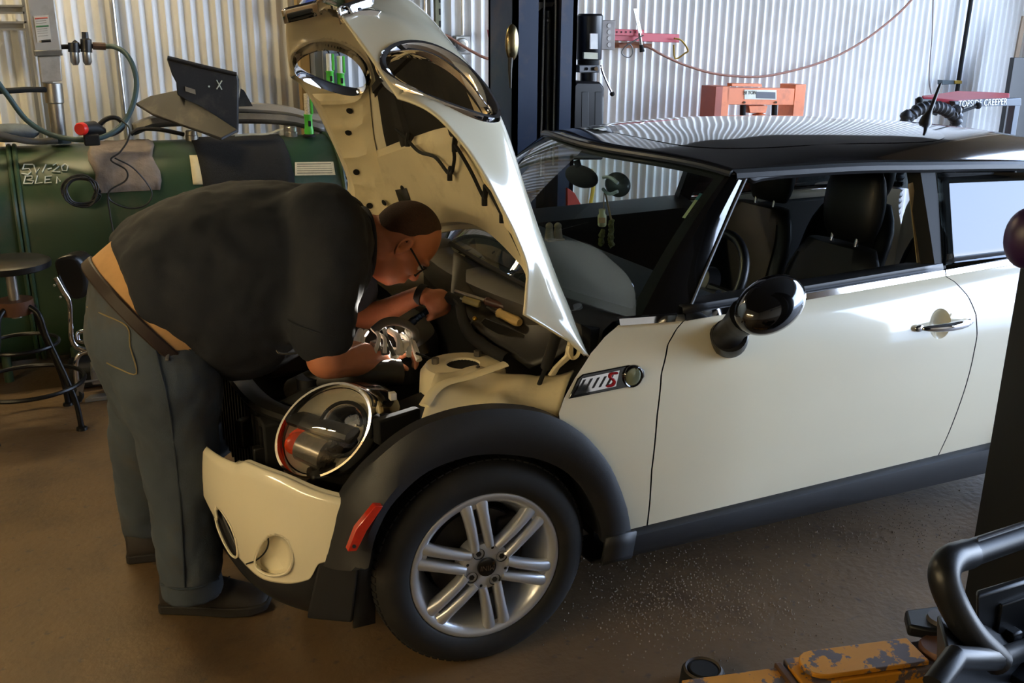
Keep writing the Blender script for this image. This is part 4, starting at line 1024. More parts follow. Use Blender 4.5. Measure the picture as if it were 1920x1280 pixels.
# knife clip on the pocket
pk = hits(jeans, ((318, 632), (313, 676)), .004)
if len(pk) == 2:
    kn = tag(O('pocket_knife', merge(tube([pk[0], pk[0].lerp(pk[1], .5)+V((0, -.004, 0)), pk[1]], [.006, .005, .006], 8, flat=.5), box(pk[0]+V((.006, -.002, .004)), (.034, .008, .02))), M('brushed_steel', '9A9A98', .3, .9), bevel=.002), 'steel pocket knife clipped to the jeans pocket', 'knife')

# ================================================================== oil tanks along the wall
green = M('green_tank_paint', '27402A', .42, 0, .12, 3, dirt=('5A5240', .7, 2.4))
steel = M('plain_steel', 'A8A6A0', .35, .9, .08, 10, dirt=('6A5A44', .4, 8))
pipem = M('galvanised_pipe', 'C6C4BE', .28, .9, .06, 8)
paper = M('aged_paper', 'D6CDAE', .8, 0, .08, 20, dirt=('8F7F5C', .5, 8))
inkm = M('print_ink', '3A3A38', .8)
chalk = M('chalk_white', 'C8CCBE', .9)
def oring(X, n=48, hw_=.345, z0=.05, z1=1.13, yc=3.30, k=1.0):
    pts = []; hh_ = (z1-z0)/2; st_ = hh_-hw_; zc = (z0+z1)/2
    for i in range(n):
        a = 2*pi*i/n; pts.append(V((X, yc+hw_*k*cos(a), zc+(st_ if sin(a) > 0 else -st_)+hw_*k*sin(a))))
    return pts
def tank(x0, x1, label):
    t = thing('oil_tank', label, 'tank', ((x0+x1)/2, 3.30, 0), 'green oil tanks by the wall')
    b = O('shell', capped([oring(x0, k=.97), oring(x0+.02), oring(x1-.02), oring(x1, k=.97)]), green, t, angle=50)
    for X in (x0+.005, x1-.005): O('end_rim', tube(oring(X, k=1.005), .012, 8, closed=True), green, t)
    for X in (x0+.15, x1-.15):
        for y in (3.08, 3.52): O('leg', cyl((X, y, 0), (X, y, .25), .022, 12), green, t)
    return t, b
t1, shell1 = tank(-1.075, .50, 'green oil tank with chalk lettering and a black mat over its top')
t2, shell2 = tank(-2.62, -1.09, 'green oil tank with bare side, beyond the black gap by the stool')
bpy.context.view_layer.update()
def patch(o, q, nu, nv, off):
    def f(a, b):
        u = (q[0][0]*(1-a)+q[1][0]*a)*(1-b)+(q[3][0]*(1-a)+q[2][0]*a)*b; v = (q[0][1]*(1-a)+q[1][1]*a)*(1-b)+(q[3][1]*(1-a)+q[2][1]*a)*b
        return hit(o, u, v, off) or at(u, v, 3.0)
    return grid(f, nu, nv)
strokes = [((62, 308), (45, 308), (43, 316)), ((41, 317), (54, 316), (58, 322), (52, 327), (40, 325)), ((63, 309), (68, 324), (74, 314), (79, 323), (86, 308)), ((89, 317), (97, 315)), ((99, 310), (106, 306), (110, 312), (98, 322), (113, 322)),
   ((122, 307), (115, 312), (117, 320), (125, 320), (127, 311), (122, 307)), ((48, 330), (44, 344)), ((46, 330), (60, 330), (60, 335), (50, 337), (63, 339), (60, 344), (43, 344)), ((70, 329), (66, 344), (80, 342)), ((97, 330), (85, 331), (84, 343), (97, 342)), ((84, 337), (94, 336)), ((106, 344), (107, 331), (113, 340))]
for s_ in strokes:
    h_ = hits(shell1, s_, .0045)
    if len(h_) > 1: O('chalk_stroke', tube(h_, .0034, 6), chalk, t1)
lp_ = hits(shell1, ((553, 304), (625, 303), (629, 328), (553, 329)), .003)
if len(lp_) == 4:
    lab = O('warning_label', patch(shell1, ((553, 304), (625, 303), (629, 328), (553, 329)), 6, 8, .004), paper, t1)
    for k in range(5):
        a, b = lp_[0].lerp(lp_[3], .15+.17*k), lp_[1].lerp(lp_[2], .15+.17*k)
        O('print_line', tube([a.lerp(b, .05)+V((0, -.002, 0)), a.lerp(b, .93)+V((0, -.002, 0))], .0022, 4), inkm, lab)
if True: tag(O('paper_sheet', patch(shell1, ((355, 291), (436, 289), (439, 345), (362, 346)), 6, 10, .004), paper, solid=.001), 'stained paper sheet peeking from under the black mat', 'paper')
# black mat draped over the tank top
mrows = []
for a in [radians(d) for d in (70, 90, 110, 130, 150, 170, 180)]:
    y = 3.30+.352*cos(a); z = 1.13-.345+.352*sin(a)
    mrows.append([V((x, y, z+.004)) for x in [(-.235+.465*i/10) for i in range(11)]])
mrows.append([p+V((0, -.001, -.07)) for p in mrows[-1]])
tag(O('rubber_mat', loft(mrows), M('black_mat', '141414', .95, 0, .3, 80, bump=.4, bscale=300), solid=.006, off=1), 'black rubber mat draped over the green tank', 'mat')
# rag
rr = []
for i in range(9):
    row = []
    for j in range(13):
        a = radians(95+62*i/8); x = -.74+.30*j/12+.012*sin(i*1.3+j)
        row.append(V((x, 3.30+.355*cos(a)+.004*sin(j*1.9+i), 1.13-.345+(.355+.006*abs(sin(j*1.1+i*.7)))*sin(a)+.002)))
    rr.append(row)
tag(O('shop_rag', loft(rr), M('grey_rag', '7A6F66', .95, 0, .2, 15, bump=.3, bscale=60), solid=.004, off=1), 'crumpled grey rag lying on the green tank', 'rag')
# caps on the tank
for u, v, nm in ((360, 262, 'round steel filler cap beside the undertray'), (547, 258, 'ribbed steel filler cap beside the green work light')):
    c_ = at(u, v, 3.28); c_.z = 1.125
    cp = tag(O('filler_cap', lathe([(.0, .055), (.026, .055), (.03, .05), (.03, .03), (.033, .028), (.033, 0)], c_, (0, 0, 1), 24), steel), nm, 'cap')
# undertray standing on the tank
und = thing('undertray', 'black plastic car undertray marked with a white X, standing on the tank', 'car part', at(350, 262, 3.15))
dk = M('dusty_black_plastic', '1A1818', .55, 0, .15, 8, dirt=('5B5348', .55, 5))
O('upright_panel', prism([at(u, v, 3.18) for u, v in ((312, 110), (318, 107), (350, 118), (380, 124), (443, 139), (447, 150), (446, 250), (420, 236), (380, 208), (332, 178), (330, 155), (322, 140))], (.01, .03, 0)), dk, und, bevel=.006)
O('base_panel', prism([at(255, 198, 3.42), at(283, 184, 3.45), at(316, 190, 3.40), at(333, 176, 3.22), at(446, 248, 3.12), at(416, 264, 3.02), at(345, 238, 3.1), at(287, 218, 3.3)], (0, .0, .014)), dk, und, bevel=.004)
O('top_lip', tube([at(u, v, 3.17) for u, v in ((314, 108), (350, 117), (382, 125), (443, 139))], .010, 8), dk, und)
for a, b in (((406, 150), (416, 168)), ((416, 151), (406, 167))): O('x_mark', tube([at(*a, 3.172), at(*b, 3.172)], .0032, 5), chalk, und)
O('dot_mark', disc(at(392, 162, 3.172), (0, -1, 0), .005, 10), chalk, und, smooth=False)
O('slot', prism([at(u, v, 3.174) for u, v in ((347, 162), (366, 168), (367, 177), (348, 171))], (0, .004, 0)), M('slot_tan', '8A7F6C', .7), und)
O('side_gusset', prism([at(u, v, 3.26) for u, v in ((446, 200), (452, 166), (458, 170), (474, 199))], (0, .012, 0)), dk, und)
# grey trim strips lying behind
for k, (px, lbl, col) in enumerate(((((345, 205), (450, 203), (540, 210), (590, 226), (614, 246)), 'grey curved bumper trim strip on top of the tank, behind the undertray', '8A8378'), (((250, 244), (290, 230), (360, 226), (450, 222), (540, 226), (606, 250)), 'dark grey trim strip lying under the paler one', '5F5A52'))):
    P = [at(u, v, 3.42-.04*k) for u, v in px]
    P = [V((p.x, p.y, max(p.z, 1.15+.05*(1-k)))) for p in P]
    P = spline(P, 5)
    tag(O('trim_strip', merge(loft([[p+V((0, -.02, -.022)), p+V((0, -.034, 0)), p+V((0, -.015, .022)), p+V((0, .05, .026)), p+V((0, .06, -.022))] for p in P])), M('trim_grey_%d' % k, col, .5, 0, .1, 8, dirt=('A59A88', .3, 6)), solid=.006), lbl, 'car part')
tag(O('trim_bracket', merge(tube(spline([at(u, v, 3.3) for u, v in ((245, 252), (262, 242), (300, 243), (345, 252))], 4), .022, 8, flat=.5)), dk), 'small black trim piece lying by the rag', 'car part')
tag(O('spark_lead', tube(spline([at(u, v, 3.2) for u, v in ((440, 254), (470, 252), (500, 251), (525, 243), (531, 240))], 4), .006, 6), paper), 'pale cable lying along the mat edge', 'cable')
# work lights
lime = M('lime_green_plastic', '4DBB3A', .4, 0, .05, 10)
clearb = GLASS('clear_tube', (.9, .9, .85), 1, .05)
led = M('led_strip', 'D8CDB4', .5, 0, .3, 160)
def work_light(c, h, label, lit=False, d=V((0, 0, 1))):
    t = thing('work_light', label, 'work light', c, 'cordless work lights')
    O('base', lathe([(0, 0), (.034, 0), (.034, .010), (.022, .016)], c, d, 20), mattb, t)
    O('grip', lathe([(.024, .014), (.026, .03), (.022, .05), (.021, h*.45), (.024, h*.47), (.024, h*.5)], c, d, 20), lime, t)
    O('lamp_tube', lathe([(.018, h*.5), (.018, h*.95), (.0, h*.96)], c, d, 18), led if not lit else M('white_diffuser', 'E2E6E0', .4, 0, .02), t)
    O('side_rail', box(V(c)+d*(h*.73)+V((.018, -.01, 0)), (.014, .02, h*.44)), lime, t, bevel=.003)
    O('switch', box(V(c)+d*(h*.3)+V((0, -.024, 0)), (.014, .008, .03)), mattb, t, bevel=.002)
    return t
c_ = at(580, 258, 3.22); c_.z = 1.128
work_light(c_, .24, 'lime green work light standing upright on the tank')
for u, v, l in ((620, 168, 'white and lime work light hanging on the grey cabinet'), (640, 172, 'second lime work light hanging beside the white one')):
    wl = work_light(at(u, v, 3.57), .21, l, True); hk = at(u, v, 3.57)+V((0, 0, .2)); O('hanging_hook', tube([hk, hk+V((0, .02, .02)), hk+V((0, .05, .015))], .005, 6), mattb, wl)
# lever valve at the tank end
vv = t1
O('valve_pipe', cyl(V((.47, 3.2, at(640, 335, 3.2).z)), at(650, 335, 3.2), .016, 10), blackp, t1)
O('valve_loop', tube(spline([at(u, v, 3.2) for u, v in ((632, 286), (642, 292), (648, 306), (645, 322), (637, 330))], 5), .016, 10), blackp, vv)
O('valve_stem', tube([at(638, 330, 3.2), at(648, 342, 3.2), at(660, 362, 3.2)], .02, 10), blackp, vv)

# ------------------------------------------------------------------ pump, regulators and hoses on the left
pg = M('pump_grey_paint', 'B9B5AC', .45, .3, .06, 6, dirt=('7A705E', .5, 6))
pump = thing('oil_pump', 'grey air-driven oil pump with printed label standing on the tank', 'pump', at(108, 262, 3.3))
def pxbox(u0, v0, u1, v1, Y, d, pts=None):
    return prism([at(u0, v0, Y), at(u1, v0, Y), at(u1, v1, Y), at(u0, v1, Y)], (0, d, 0))
O('motor_body', prism([at(u, v, 3.22) for u, v in ((46, -20), (100, -20), (116, 97), (64, 100))], (0, .14, 0)), pg, pump, bevel=.008)
O('clamp_band', prism([at(u, v, 3.21) for u, v in ((63, 95), (117, 93), (118, 104), (65, 106))], (0, .16, 0)), M('band_grey', '7C7A74', .4, .6), pump, bevel=.004)
O('lower_body', prism([at(u, v, 3.23) for u, v in ((71, 106), (114, 105), (117, 152), (77, 156))], (0, .12, 0)), pg, pump, bevel=.006)
O('pump_tube', tube([at(99, 156, 3.28), at(103, 192, 3.28), at(104, 194, 3.28), at(112, 262, 3.28)], [.043, .043, .036, .034], 20), steel, pump)
O('bung', cyl(at(112, 256, 3.28), at(113, 268, 3.28), .05, 20), M('bung_dark', '2C3A42', .6, .3), pump)
lbp = [at(u, v, 3.216) for u, v in ((63, 30), (91, 28), (97, 78), (70, 80))]
lbl_ = O('printed_label', prism(lbp, (0, .002, 0)), M('label_cream', 'D4CDBE', .6), pump)
for k, cc in ((.10, 'A03A30'), (.40, '3E7A4C')):
    a, b = lbp[0].lerp(lbp[3], k), lbp[1].lerp(lbp[2], k); O('label_stripe', tube([a.lerp(b, .06)+V((0, -.002, 0)), a.lerp(b, .92)+V((0, -.002, 0))], .0035, 4), M('stripe_'+cc, cc, .6), lbl_)
for k in (.2, .28, .5, .58, .66, .76):
    a, b = lbp[0].lerp(lbp[3], k), lbp[1].lerp(lbp[2], k); O('print_line', tube([a.lerp(b, .1)+V((0, -.002, 0)), a.lerp(b, .8)+V((0, -.002, 0))], .0012, 4), M('faint_print', '9A9484', .8), lbl_)
a, b = lbp[0].lerp(lbp[3], .96), lbp[1].lerp(lbp[2], .96); O('label_bar', tube([a.lerp(b, .3)+V((0, -.003, 0)), a.lerp(b, .95)+V((0, -.003, 0))], .006, 4), mattb, lbl_)
reg = thing('air_regulator', 'pair of black air regulators with metal bowls piped to the pump', 'regulator', at(150, 120, 3.28))
O('pipe_nipple', cyl(at(112, 88, 3.28), at(198, 86, 3.28), .012, 10), M('dark_iron', '2E2A26', .5, .6), reg)
for u in (138, 161):
    du = .0
    O('regulator_head', tube([at(u-2, 78 if u < 150 else 60, 3.27), at(u-1, 79 if u < 150 else 72, 3.27), at(u, 80 if u < 150 else 74, 3.27), at(u+1, 98, 3.27)], [.015, .016, .026, .027], 16), blackp, reg)
    O('regulator_bowl', tube([at(u+1, 98, 3.27), at(u+3, 116, 3.27), at(u+4, 122, 3.27)], [.021, .021, .012], 16), steel, reg)
O('hose_fitting', cyl(at(174, 86, 3.28), at(198, 87, 3.28), .018, 8), M('brown_iron', '5A463A', .5, .5), reg)
hosem = M('teal_rubber_hose', '2F474B', .55, 0, .1, 20)
tag(O('air_hose', tube(spline([at(u, v, y) for u, v, y in ((198, 87, 3.28), (215, 88, 3.24), (235, 100, 3.2), (250, 125, 3.16), (256, 160, 3.14), (248, 200, 3.12), (228, 235, 3.1), (195, 256, 3.06), (150, 262, 3.04), (95, 252, 3.08), (50, 225, 3.1), (15, 180, 3.1), (-15, 140, 3.1))], 6), .0125, 10), hosem), 'teal rubber air hose looping from the regulators across the tank', 'hose')
tag(O('supply_hose', tube(spline([at(u, v, y) for u, v, y in ((-20, 172, 3.2), (20, 170, 3.2), (50, 168, 3.22), (85, 168, 3.26))], 5), .014, 10), mattb), 'dark supply hose with brass fittings feeding the pump', 'hose')
tag(O('drain_hose', tube(spline([at(u, v, y) for u, v, y in ((-20, 246, 3.1), (20, 258, 3.1), (60, 265, 3.12), (105, 264, 3.2))], 5), .016, 10), M('grey_hose', '4A4844', .6)), 'grey drain hose lying on the tank behind the lettering', 'hose')
tag(O('rag_bundle', ball(at(20, 249, 3.3), (.13, .09, .045), 18, 10), M('blue_grey_rag', '59626A', .95, 0, .3, 12, bump=.5, bscale=30)), 'blue-grey bundled rag at the end of the bare tank', 'rag')
tag(O('conduit_pipe', cyl(at(206, -30, 3.77), V((at(206, -30, 3.77).x, 3.77, 0)), .015, 14), pipem), 'bright steel conduit running down the wall behind the teal hose', 'pipe')
strut = M('strut_channel', 'A6A49C', .35, .8, .06, 6)
for k, (v0, v1) in enumerate(((9, 26), (40, 57))):
    tag(O('strut_channel', merge(pxbox(-30, v0, 46+4*k, v0+4, 3.72, .04), pxbox(-30, v1-4, 46+4*k, v1, 3.72, .04), pxbox(-30, v0+4, 44, v1-4, 3.76, .005)), strut, smooth=False), ('upper' if k == 0 else 'lower')+' horizontal steel strut channel on the tan board', 'rail', 'strut channels on the tan board')
tag(O('upright_strut', merge(prism([at(u, v, 3.72) for u, v in ((36, -30), (42, -30), (82, 262), (74, 262))], (0, .04, 0)), prism([at(u, v, 3.74) for u, v in ((52, -30), (60, -30), (100, 262), (90, 262))], (0, .03, 0))), strut, smooth=False), 'upright steel strut beside the pump', 'rail')
# hand lamp with red cap, cable coil
hl_ = thing('hand_lamp', 'black pistol-grip hand lamp with red front cap', 'lamp', at(190, 262, 3.1))
rc = at(155, 241, 3.02); O('lamp_cap', lathe([(0, -.03), (.026, -.03), (.030, -.022), (.030, .0)], rc, (.5, .85, 0), 24), M('red_cap', 'D8261E', .35), hl_)
O('lamp_body', tube([rc, rc+V((.05, .07, -.005)), rc+V((.09, .10, -.03))], [.03, .034, .026], 16), blackp, hl_)
O('lamp_handle', tube(spline([at(u, v, 3.12) for u, v in ((178, 244), (195, 226), (212, 220), (226, 226), (230, 238), (214, 250), (192, 254))], 4), .012, 8), blackp, hl_)
O('lamp_foot', box(at(172, 262, 3.02), (.07, .06, .05)), mattb, hl_, bevel=.006)
cab = M('black_cable', '17191B', .5)
gcoil = []
cc_ = at(152, 358, 2.93)
for k in range(7):
    R_ = .062+.006*(k % 4)
    gcoil += [cc_+V((R_*1.05*cos(a)+.006*sin(3*a+k), -.004*k+.006*sin(a*2+k), R_*.95*sin(a)+.004*cos(2*a+k))) for a in [2*pi*i/22 for i in range(22)]]
coil = tag(O('cable_coil', tube(gcoil, .0042, 6), cab), 'coiled black cable hanging against the green tank front', 'cable')
tag(O('lamp_cable', tube(spline([at(u, v, y) for u, v, y in ((226, 224, 3.1), (242, 240, 3.02), (240, 262, 2.97), (225, 285, 2.945), (208, 300, 2.935), (236, 318, 2.93), (236, 338, 2.93), (204, 360, 2.93), (206, 400, 2.93), (212, 440, 2.93), (214, 520, 2.93))], 6), .0042, 6), cab), 'black lamp cable trailing from the hand lamp down the tank', 'cable')
tag(O('loose_cable', tube(spline([at(u, v, 2.935) for u, v in ((215, 296), (250, 315), (280, 350), (284, 370), (270, 386), (240, 390), (210, 378), (200, 362))], 6), .004, 6), cab), 'thin black cable looped beside the coil on the tank', 'cable')

# ------------------------------------------------------------------ cabinets, boxes and conduits on the wall
gcab = M('grey_cabinet_paint', '747A82', .5, .1, .06, 3)
cb = thing('steel_cabinet', 'blue-grey steel cabinet standing behind the tank end', 'cabinet', at(622, 380, 3.6))
p0_, p1_ = at(588, 90, 3.62), at(652, 90, 3.62)
O('cabinet_body', box(((p0_.x+p1_.x)/2, 3.68, .82), (p1_.x-p0_.x, .12, 1.64)), gcab, cb, bevel=.004)
O('cabinet_door', box(((p0_.x+p1_.x)/2+.02, 3.612, .82), (p1_.x-p0_.x-.05, .015, 1.56)), gcab, cb, bevel=.003)
WL_ = 3.76
tag(O('door_post', box((at(571, 150, 3.74).x, 3.74, 1.4), (.055, .07, 2.8)), tanw, smooth=False), 'tan timber post beside the blue-grey cabinet', 'post')
def wallbox(name, u0, v0, u1, v1, d, mat, label, cat, bev=.004):
    a, b = at(u0, v0, 3.78-d), at(u1, v1, 3.78-d); t = thing(name, label, cat, ((a.x+b.x)/2, 3.78-d/2, min(a.z, b.z)))
    O('box_body', box(((a.x+b.x)/2, 3.78-d/2, (a.z+b.z)/2), (abs(b.x-a.x), d, abs(a.z-b.z))), mat, t, bevel=bev)
    O('box_cover', box(((a.x+b.x)/2, 3.777-d, (a.z+b.z)/2), (abs(b.x-a.x)*.9, .008, abs(a.z-b.z)*.92)), mat, t, bevel=.002)
    return t
eb = wallbox('breaker_box', 648, -70, 752, 30, .12, gcab, 'grey breaker box at the top of the wall behind the bonnet', 'box')
O('latch', cyl(at(746, 16, 3.655), at(746, 16, 3.63), .012, 10), steel, eb)
wallbox('lower_breaker_box', 776, 86, 856, 250, .14, gcab, 'grey electrical box below the black contactors', 'box')
sw_ = thing('contactor_row', 'row of black contactors above the grey electrical box', 'switch', at(795, 84, 3.68))
for k in range(3):
    a = at(766+20*k, 68, 3.68); O('contactor', box(a, (.055, .09, .085)), blackp, sw_, bevel=.004)
    O('terminal', box(a+V((0, -.05, -.02)), (.04, .012, .03)), mattb, sw_, bevel=.002)
O('end_relay', box(at(824, 74, 3.68), (.05, .08, .065)), blackp, sw_, bevel=.004)
O('relay_button', cyl(at(832, 76, 3.63), at(832, 76, 3.62), .014, 14), steel, sw_)
for u, lab in ((759, 'slotted olive strut on the wall left of the thin conduit'), (820, 'slotted olive strut on the wall above the copper hose end')):
    st_ = thing('slotted_strut', lab, 'rail', at(u, 60, 3.74))
    a = at(u, 30, 3.74); O('strut_body', box((a.x, 3.745, 2.6), (.032, .035, 1.9)), M('olive_strut', '6C6A50', .5, .4), st_, smooth=False)
    for k in range(6): O('strut_slot', box((a.x+.012, 3.727, 1.72+.07*k), (.010, .004, .035)), mattb, st_, smooth=False)
tag(O('thin_conduit', cyl(at(796, -40, 3.73), at(797, 58, 3.73), .014, 12), pipem), 'steel conduit dropping into the contactor row', 'pipe')
tag(O('outlet_conduit', cyl(at(866, -40, 3.74), at(867, 66, 3.74), .010, 12), pipem), 'slim steel conduit above the round outlet', 'pipe')
ob = wallbox('power_outlet', 853, 67, 882, 102, .05, steel, 'round twist-lock power outlet in a steel wall box', 'outlet', .003)
oc = at(867, 84, 3.715)
O('outlet_ring', lathe([(.0, -.008), (.018, -.008), (.02, -.014), (.036, -.012), (.042, 0)], oc, (0, 1, 0), 28), steel, ob)
O('outlet_face', lathe([(0, -.018), (.02, -.016), (.022, -.008)], oc, (0, 1, 0), 20), M('outlet_ivory', 'D8D2C0', .5), ob)
copper = M('copper_brown_hose', '8A5B45', .5, .1, .1, 30)
tag(O('brown_hose', tube(spline([at(u, v, 3.66) for u, v in ((818, 64), (835, 66), (852, 76), (868, 86), (890, 99), (915, 110), (950, 113))], 6), .009, 8), copper), 'thin brown air hose sagging past the round outlet', 'hose')
tag(O('long_air_hose', tube(spline([at(u, v, 3.70) for u, v in ((1160, 86), (1190, 80), (1215, 88), (1240, 102), (1265, 114), (1290, 124), (1330, 136), (1370, 142), (1410, 144), (1440, 142), (1480, 134), (1530, 120), (1575, 102), (1620, 76), (1660, 46), (1690, 20), (1720, -12))], 6), .0085, 8), copper), 'long brown air hose hung in a sagging curve on the white wall', 'hose')
tag(O('orange_cord', tube(spline([at(u, v, 3.56) for u, v in ((590, 238), (615, 228), (640, 218), (665, 210))], 4), .007, 6), M('orange_cord_pvc', 'B4552A', .5)), 'orange cord crossing the blue-grey cabinet', 'cord')
redp = M('red_bracket_paint', 'A3202E', .4, .1, .08, 8)
goldw = M('brass_wire', 'A98A3E', .35, .8)
rb1 = thing('red_wall_bracket', 'short red wall bracket with a brass hook left of the lift post', 'bracket', at(940, 64, 3.6))
O('bracket_bar', prism([at(u, v, 3.6) for u, v in ((924, 56), (962, 56), (962, 70), (926, 70))], (0, .09, 0)), redp, rb1, bevel=.003)
O('hook', tube(spline([at(u, v, 3.58) for u, v in ((934, 66), (941, 84), (938, 92), (922, 106), (925, 70))], 3), .006, 6), goldw, rb1)
rb2 = thing('red_wall_bracket', 'long red steel wall bracket with holes right of the lift pump', 'bracket', at(1215, 70, 3.6))
O('bracket_bar', prism([at(u, v, 3.6) for u, v in ((1150, 60), (1274, 64), (1274, 80), (1150, 76))], (0, .08, 0)), redp, rb2, bevel=.003)
O('hole_plate', prism([at(u, v, 3.58) for u, v in ((1150, 54), (1208, 56), (1208, 68), (1150, 66))], (0, .02, 0)), redp, rb2, bevel=.002)
for k in range(6): O('plate_hole', disc(at(1157+8.5*k, 60, 3.576), (0, -1, 0), .0055, 10), mattb, rb2, smooth=False)
O('hook', tube(spline([at(u, v, 3.56) for u, v in ((1264, 72), (1278, 76), (1290, 94), (1284, 100), (1266, 110), (1263, 84))], 3), .006, 6), goldw, rb2)
tag(O('wood_backing', prism([at(u, v, 3.72) for u, v in ((1150, 80), (1222, 82), (1222, 90), (1150, 90))], (0, .05, 0)), M('wood_brown', '8C5A38', .7, 0, .2, 20)), 'brown wooden batten under the long red bracket', 'batten')
fh_ = thing('flex_handle', 'perforated metal handle with black end hung on the red bracket', 'tool', at(1200, 90, 3.55))
O('perforated_strip', prism([at(u, v, 3.55) for u, v in ((1188, 16), (1194, 16), (1204, 62), (1198, 64))], (0, .006, 0)), steel, fh_)
for k in range(6): O('strip_hole', disc(at(1191.5+1.7*k, 22+7*k, 3.548), (0, -1, 0), .003, 8), mattb, fh_, smooth=False)
O('metal_sleeve', tube([at(1199, 62, 3.55), at(1203, 88, 3.55)], .010, 10), steel, fh_)
O('black_end', tube([at(1202, 84, 3.55), at(1204, 97, 3.55)], [.012, .017], 12), mattb, fh_)
tag(O('wire_loop', tube(spline([at(u, v, 3.54) for u, v in ((1206, 66), (1190, 76), (1172, 88), (1166, 100), (1178, 108), (1186, 100), (1184, 86), (1176, 82))], 5), .004, 6), M('steel_wire', '7B7C7A', .4, .7)), 'loop of steel wire hanging under the long red bracket', 'wire')

# ------------------------------------------------------------------ far lift post with power unit
navy = M('navy_lift_paint', '1D2B42', .35, .2, .1, 4, dirt=('5B4A42', .5, 5))
post = thing('lift_post', 'navy steel lift post with cables, standing behind the car', 'lift post', (1.30, 2.42, 0))
PX0, PX1, PYf, PYb = at(960, 150, 2.3).x, at(1076, 150, 2.3).x, 2.28, 2.58
O('left_flange', box((PX0+.012, (PYf+PYb)/2, 1.9), (.024, PYb-PYf, 3.8)), navy, post, smooth=False)
O('left_lip', box((PX0+.065, PYf+.012, 1.9), (.13, .024, 3.8)), navy, post, smooth=False)
O('right_flange', box((PX1-.012, (PYf+PYb)/2, 1.9), (.024, PYb-PYf, 3.8)), navy, post, smooth=False)
O('right_lip', box((PX1-.045, PYf+.012, 1.9), (.09, .024, 3.8)), navy, post, smooth=False)
O('back_plate', box(((PX0+PX1)/2, PYb-.012, 1.9), (PX1-PX0, .024, 3.8)), mattb, post, smooth=False)
O('base_plate', box(((PX0+PX1)/2, (PYf+PYb)/2, .01), (.5, .45, .02)), navy, post, smooth=False)
cablem = M('wire_rope', 'B9B8B2', .5, .5, .2, 200)
O('lift_cable', cyl(at(1022, -60, 2.36), at(1013, 330, 2.36), .0055, 8), cablem, post)
O('lift_cable', cyl(at(1043, -60, 2.40), at(1037, 310, 2.40), .0055, 8), cablem, post)
O('cylinder_rod', cyl(at(1028, 20, 2.46), at(1026, 300, 2.46), .016, 12), M('dull_rod', '6E6E6A', .4, .7), post)
O('pulley_bracket', prism([at(u, v, 2.42) for u, v in ((1006, 4), (1040, 4), (1036, 12), (1018, 14), (1008, 22))], (0, .02, 0)), steel, post)
O('rod_nut', ball(at(1027, 38, 2.42), .014, 12, 8), steel, post)
refl_l = thing('reflector_bowl', 'oval brass-tinted metal bowl on the front of the lift post', 'gauge', at(960, 110, 2.26))
O('bowl', ball(at(960, 80, 2.25), (.036, .022, .085), 24, 14), M('bronzed_metal', '8A7A58', .22, .95), refl_l)
O('stem', tube([at(957, 108, 2.25), at(956, 130, 2.25), at(957, 165, 2.25)], [.014, .011, .006], 10), M('dark_fitting', '3A3630', .4, .6), refl_l)
pu = thing('power_unit', 'black electric hydraulic power unit bolted to the lift post', 'pump', at(1103, 250, 2.40))
mb_ = M('motor_black', '1B1A1B', .32, .1, .08, 6)
tp, bt = at(1101, 26, 2.42), at(1104, 112, 2.42)
O('motor', lathe([(0, 0), (.062, 0), (.066, .006), (.066, (tp-bt).length-.01), (.058, (tp-bt).length), (0, (tp-bt).length)], bt, (0, 0, 1), 32), mb_, pu)
O('motor_label', prism([at(u, v, 2.345) for u, v in ((1107, 63), (1121, 63), (1121, 92), (1107, 92))], (0, .012, 0)), M('label_white', 'E8E8E6', .5), pu)
O('rating_plate', prism([at(u, v, 2.345) for u, v in ((1095, 98), (1121, 99), (1121, 111), (1095, 110))], (0, .012, 0)), M('plate_cream', 'C9C6AE', .5), pu)
ebx = O('switch_box', prism([at(u, v, 2.40) for u, v in ((1126, 38), (1154, 38), (1153, 94), (1125, 93))], (0, .07, 0)), M('dirty_cover', '7D7570', .5, .3, .2, 15), pu, bevel=.003)
for k in range(4): O('knockout', lathe([(0, -.002), (.011, -.002), (.012, 0)], at(1142, 48+12*k, 2.399), (0, 1, 0), 14), M('knockout_grey', '8E8984', .4, .4), ebx)
O('motor_flange', cyl(at(1103, 112, 2.42), at(1103, 122, 2.42), .055, 24), mattb, pu)
O('valve_block', prism([at(u, v, 2.36) for u, v in ((1086, 122), (1124, 122), (1124, 136), (1086, 136))], (0, .09, 0)), M('block_grey', '5A5A5C', .4, .5), pu, bevel=.003)
for u in (1100, 1112): O('port', cyl(at(u, 129, 2.36), at(u, 129, 2.352), .008, 10), mattb, pu)
O('port_cap', cyl(at(1118, 129, 2.36), at(1118, 129, 2.34), .010, 12), chrome, pu)
O('neck', cyl(at(1104, 136, 2.42), at(1104, 156, 2.42), .045, 20), mb_, pu)
O('reservoir_tank', prism([at(u, v, 2.34) for u, v in ((1075, 160), (1082, 152), (1126, 153), (1134, 164), (1132, 300), (1072, 300))], (0, .16, 0)), mb_, pu, bevel=.012)
for u in (1098, 1123): O('tank_groove', prism([at(a, b, 2.338) for a, b in ((u-7, 172), (u+6, 172), (u+5, 260), (u-8, 260))], (0, .006, 0)), M('groove_black', '0C0C0D', .5), pu, bevel=.002)
O('release_lever', tube(spline([at(u, v, 2.34) for u, v in ((1127, 122), (1130, 136), (1138, 155), (1147, 174))], 4), .0055, 8), chrome, pu)
O('lever_knob', ball(at(1148, 176, 2.34), .013, 14, 10), mattb, pu)

